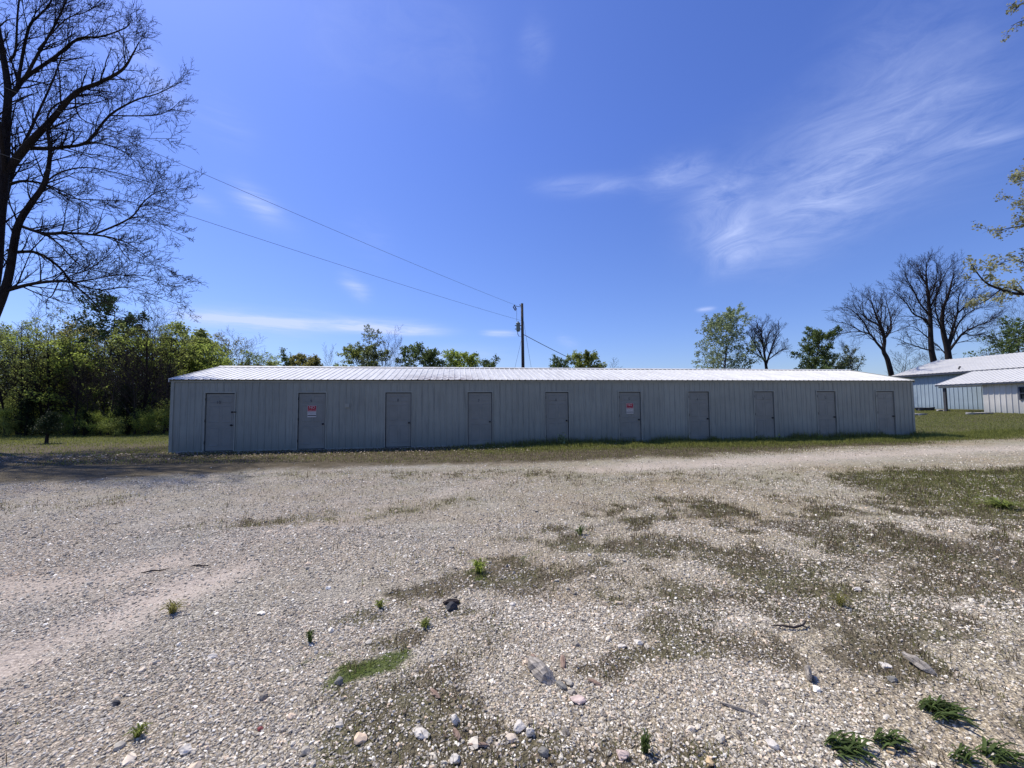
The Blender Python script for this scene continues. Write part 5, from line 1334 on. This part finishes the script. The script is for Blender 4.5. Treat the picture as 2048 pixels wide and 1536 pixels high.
w = bpy.data.worlds.new('World'); sc.world = w; w.use_nodes = True; nt = w.node_tree; nt.nodes.clear()
class WN(NT):
    def __init__(s): s.t = nt
k = WN()
wo = k.n('ShaderNodeOutputWorld'); bg = k.n('ShaderNodeBackground')
sky = k.n('ShaderNodeTexSky'); sky.sky_type = 'NISHITA'; sky.sun_disc = False; sky.sun_elevation = el; sky.sun_rotation = azc
sky.altitude = 200; sky.air_density = 1.0; sky.dust_density = .6; sky.ozone_density = 2.5
dirn = k.n('ShaderNodeTexCoord').outputs['Generated']
sp = k.n('ShaderNodeSeparateXYZ'); k.set(sp.inputs[0], dirn)
az = k.n('ShaderNodeMath', operation='ARCTAN2'); k.set(az.inputs[0], sp.outputs[0]); k.set(az.inputs[1], sp.outputs[1]); az = az.outputs[0]
elv = k.math('ARCSINE', sp.outputs[2])
cmb = k.n('ShaderNodeCombineXYZ'); k.set(cmb.inputs[0], az); k.set(cmb.inputs[1], elv); ae_ = cmb.outputs[0]
skc = k.mix(1.0, sky.outputs[0], k.ramp(k.rng(elv, -.05, .6), [(0, (.92, .98, 1.2)), (.35, (.84, .97, 1.45)), (1, (.78, .96, 1.68))]), 'MULTIPLY')
def azel(px, py):
    d = ray(px, py).normalized(); return atan2(d.x, d.y), asin(d.z)
wispA = k.noise(k.map(ae_, (3.0, 13, 1), (0, 0, -.5)), 1.8, 9, .68, 1.6)
wispB = k.noise(k.map(ae_, (3.5, 8.0, 1), (0, 0, -1.1)), 1.7, 9, .68, 1.2)
fibre = k.noise(k.map(ae_, (5, 46, 1), (0, 0, .05)), 1.4, 8, .66, .5)
tot = None
CL = [ # px0,py0,px1,py1, half-width px, strength, texture
 (330, 626, 640, 652, 12, 1.0, 'f'), (600, 646, 900, 664, 10, .85, 'f'), (965, 666, 1035, 668, 5, .8, 'f'), (340, 640, 700, 650, 30, .25, 'f'), (1350, 420, 1700, 420, 110, .10, 'b'), (440, 350, 600, 470, 26, .14, 'a'), (560, 30, 900, 60, 120, .07, 'b'), (700, 420, 780, 520, 40, .06, 'a'), (640, 640, 880, 650, 10, .3, 'f'),
 (680, 545, 740, 600, 16, .45, 'a'), (1115, 675, 1155, 692, 9, .3, 'a'), (1395, 621, 1428, 617, 4, .5, 'f'), (470, 370, 560, 440, 24, .30, 'a'), (370, 390, 450, 420, 14, .18, 'a'),
 (1060, 372, 1290, 362, 18, .26, 'a'), (1280, 362, 1440, 335, 34, .30, 'a'), (1440, 440, 1490, 545, 46, .50, 'b'), (1420, 350, 1460, 460, 70, .25, 'b'),
 (1480, 520, 1760, 330, 70, .30, 'a'), (1560, 400, 2070, 130, 120, .32, 'a'), (1900, 280, 2080, 265, 22, .22, 'a'), (1500, 330, 1900, 200, 120, .10, 'b'),
 (1040, 60, 1100, 130, 50, .12, 'a'), (200, 40, 380, 230, 34, .24, 'a'), (700, 710, 1040, 716, 20, .25, 'f'), (1640, 110, 2060, 40, 120, .10, 'b'), (380, 180, 520, 300, 50, .08, 'a'),
 (850, 20, 1000, 200, 90, .06, 'b'),
]
for (x0, y0, x1, y1, hw, st, tx) in CL:
    a0, e0 = azel(x0, y0); a1, e1 = azel(x1, y1); cx_, cy_ = (a0 + a1) / 2, (e0 + e1) / 2
    L_ = math.hypot(a1 - a0, e1 - e0) / 2 + .004; an = atan2(e1 - e0, a1 - a0)
    mx_, my_ = (x0 + x1) / 2, (y0 + y1) / 2; q0 = azel(mx_, my_ - hw); q1 = azel(mx_, my_ + hw); hh = math.hypot(q1[0] - q0[0], q1[1] - q0[1]) / 2
    du = k.math('SUBTRACT', az, cx_); dv = k.math('SUBTRACT', elv, cy_)
    u = k.math('ADD', k.math('MULTIPLY', du, cos(an) / (L_ * .8)), k.math('MULTIPLY', dv, sin(an) / (L_ * .8)))
    vv = k.math('ADD', k.math('MULTIPLY', du, -sin(an) / hh), k.math('MULTIPLY', dv, cos(an) / hh))
    r2 = k.math('ADD', k.math('POWER', k.math('ABSOLUTE', u), 3.0), k.math('MULTIPLY', vv, vv))
    g = k.math('MULTIPLY', k.math('POWER', 2.71828, k.math('MULTIPLY', r2, -1.0)), st)
    tex = {'a': k.rng(wispA, .30, .70, .12, 1.3), 'b': k.rng(wispB, .34, .66, .15, 1.35), 'f': k.rng(fibre, .30, .62, .25, 1.35)}[tx]
    g = k.math('MULTIPLY', g, tex)
    tot = g if tot is None else k.math('ADD', tot, g)
tot = k.math('MINIMUM', tot, .85)
CLOUDC = (6.0, 7.0, 10.5)
final = k.mix(tot, skc, CLOUDC)
k.set(bg.inputs[0], final); bg.inputs[1].default_value = .108
nt.links.new(bg.outputs[0], wo.inputs[0])

# ------------------------------------------------------------------ camera
cam = bpy.data.cameras.new('camera'); co_ = bpy.data.objects.new('camera', cam); COL.objects.link(co_)
cam.sensor_fit = 'HORIZONTAL'; cam.sensor_width = 36; cam.lens = 36 * F / 2048; cam.clip_start = .05; cam.clip_end = 3000
m = Matrix((CR, CU, -_f)).transposed().to_4x4(); m.translation = Vector((0, 0, CH)); co_.matrix_world = m
sc.camera = co_
sc.view_settings.view_transform = 'Standard'; sc.view_settings.look = 'None'; sc.view_settings.exposure = 0; sc.view_settings.gamma = 1
sc.render.engine = 'CYCLES'; sc.cycles.max_bounces = 6; sc.cycles.diffuse_bounces = 3; sc.cycles.transparent_max_bounces = 8
sc.cycles.use_denoising = True
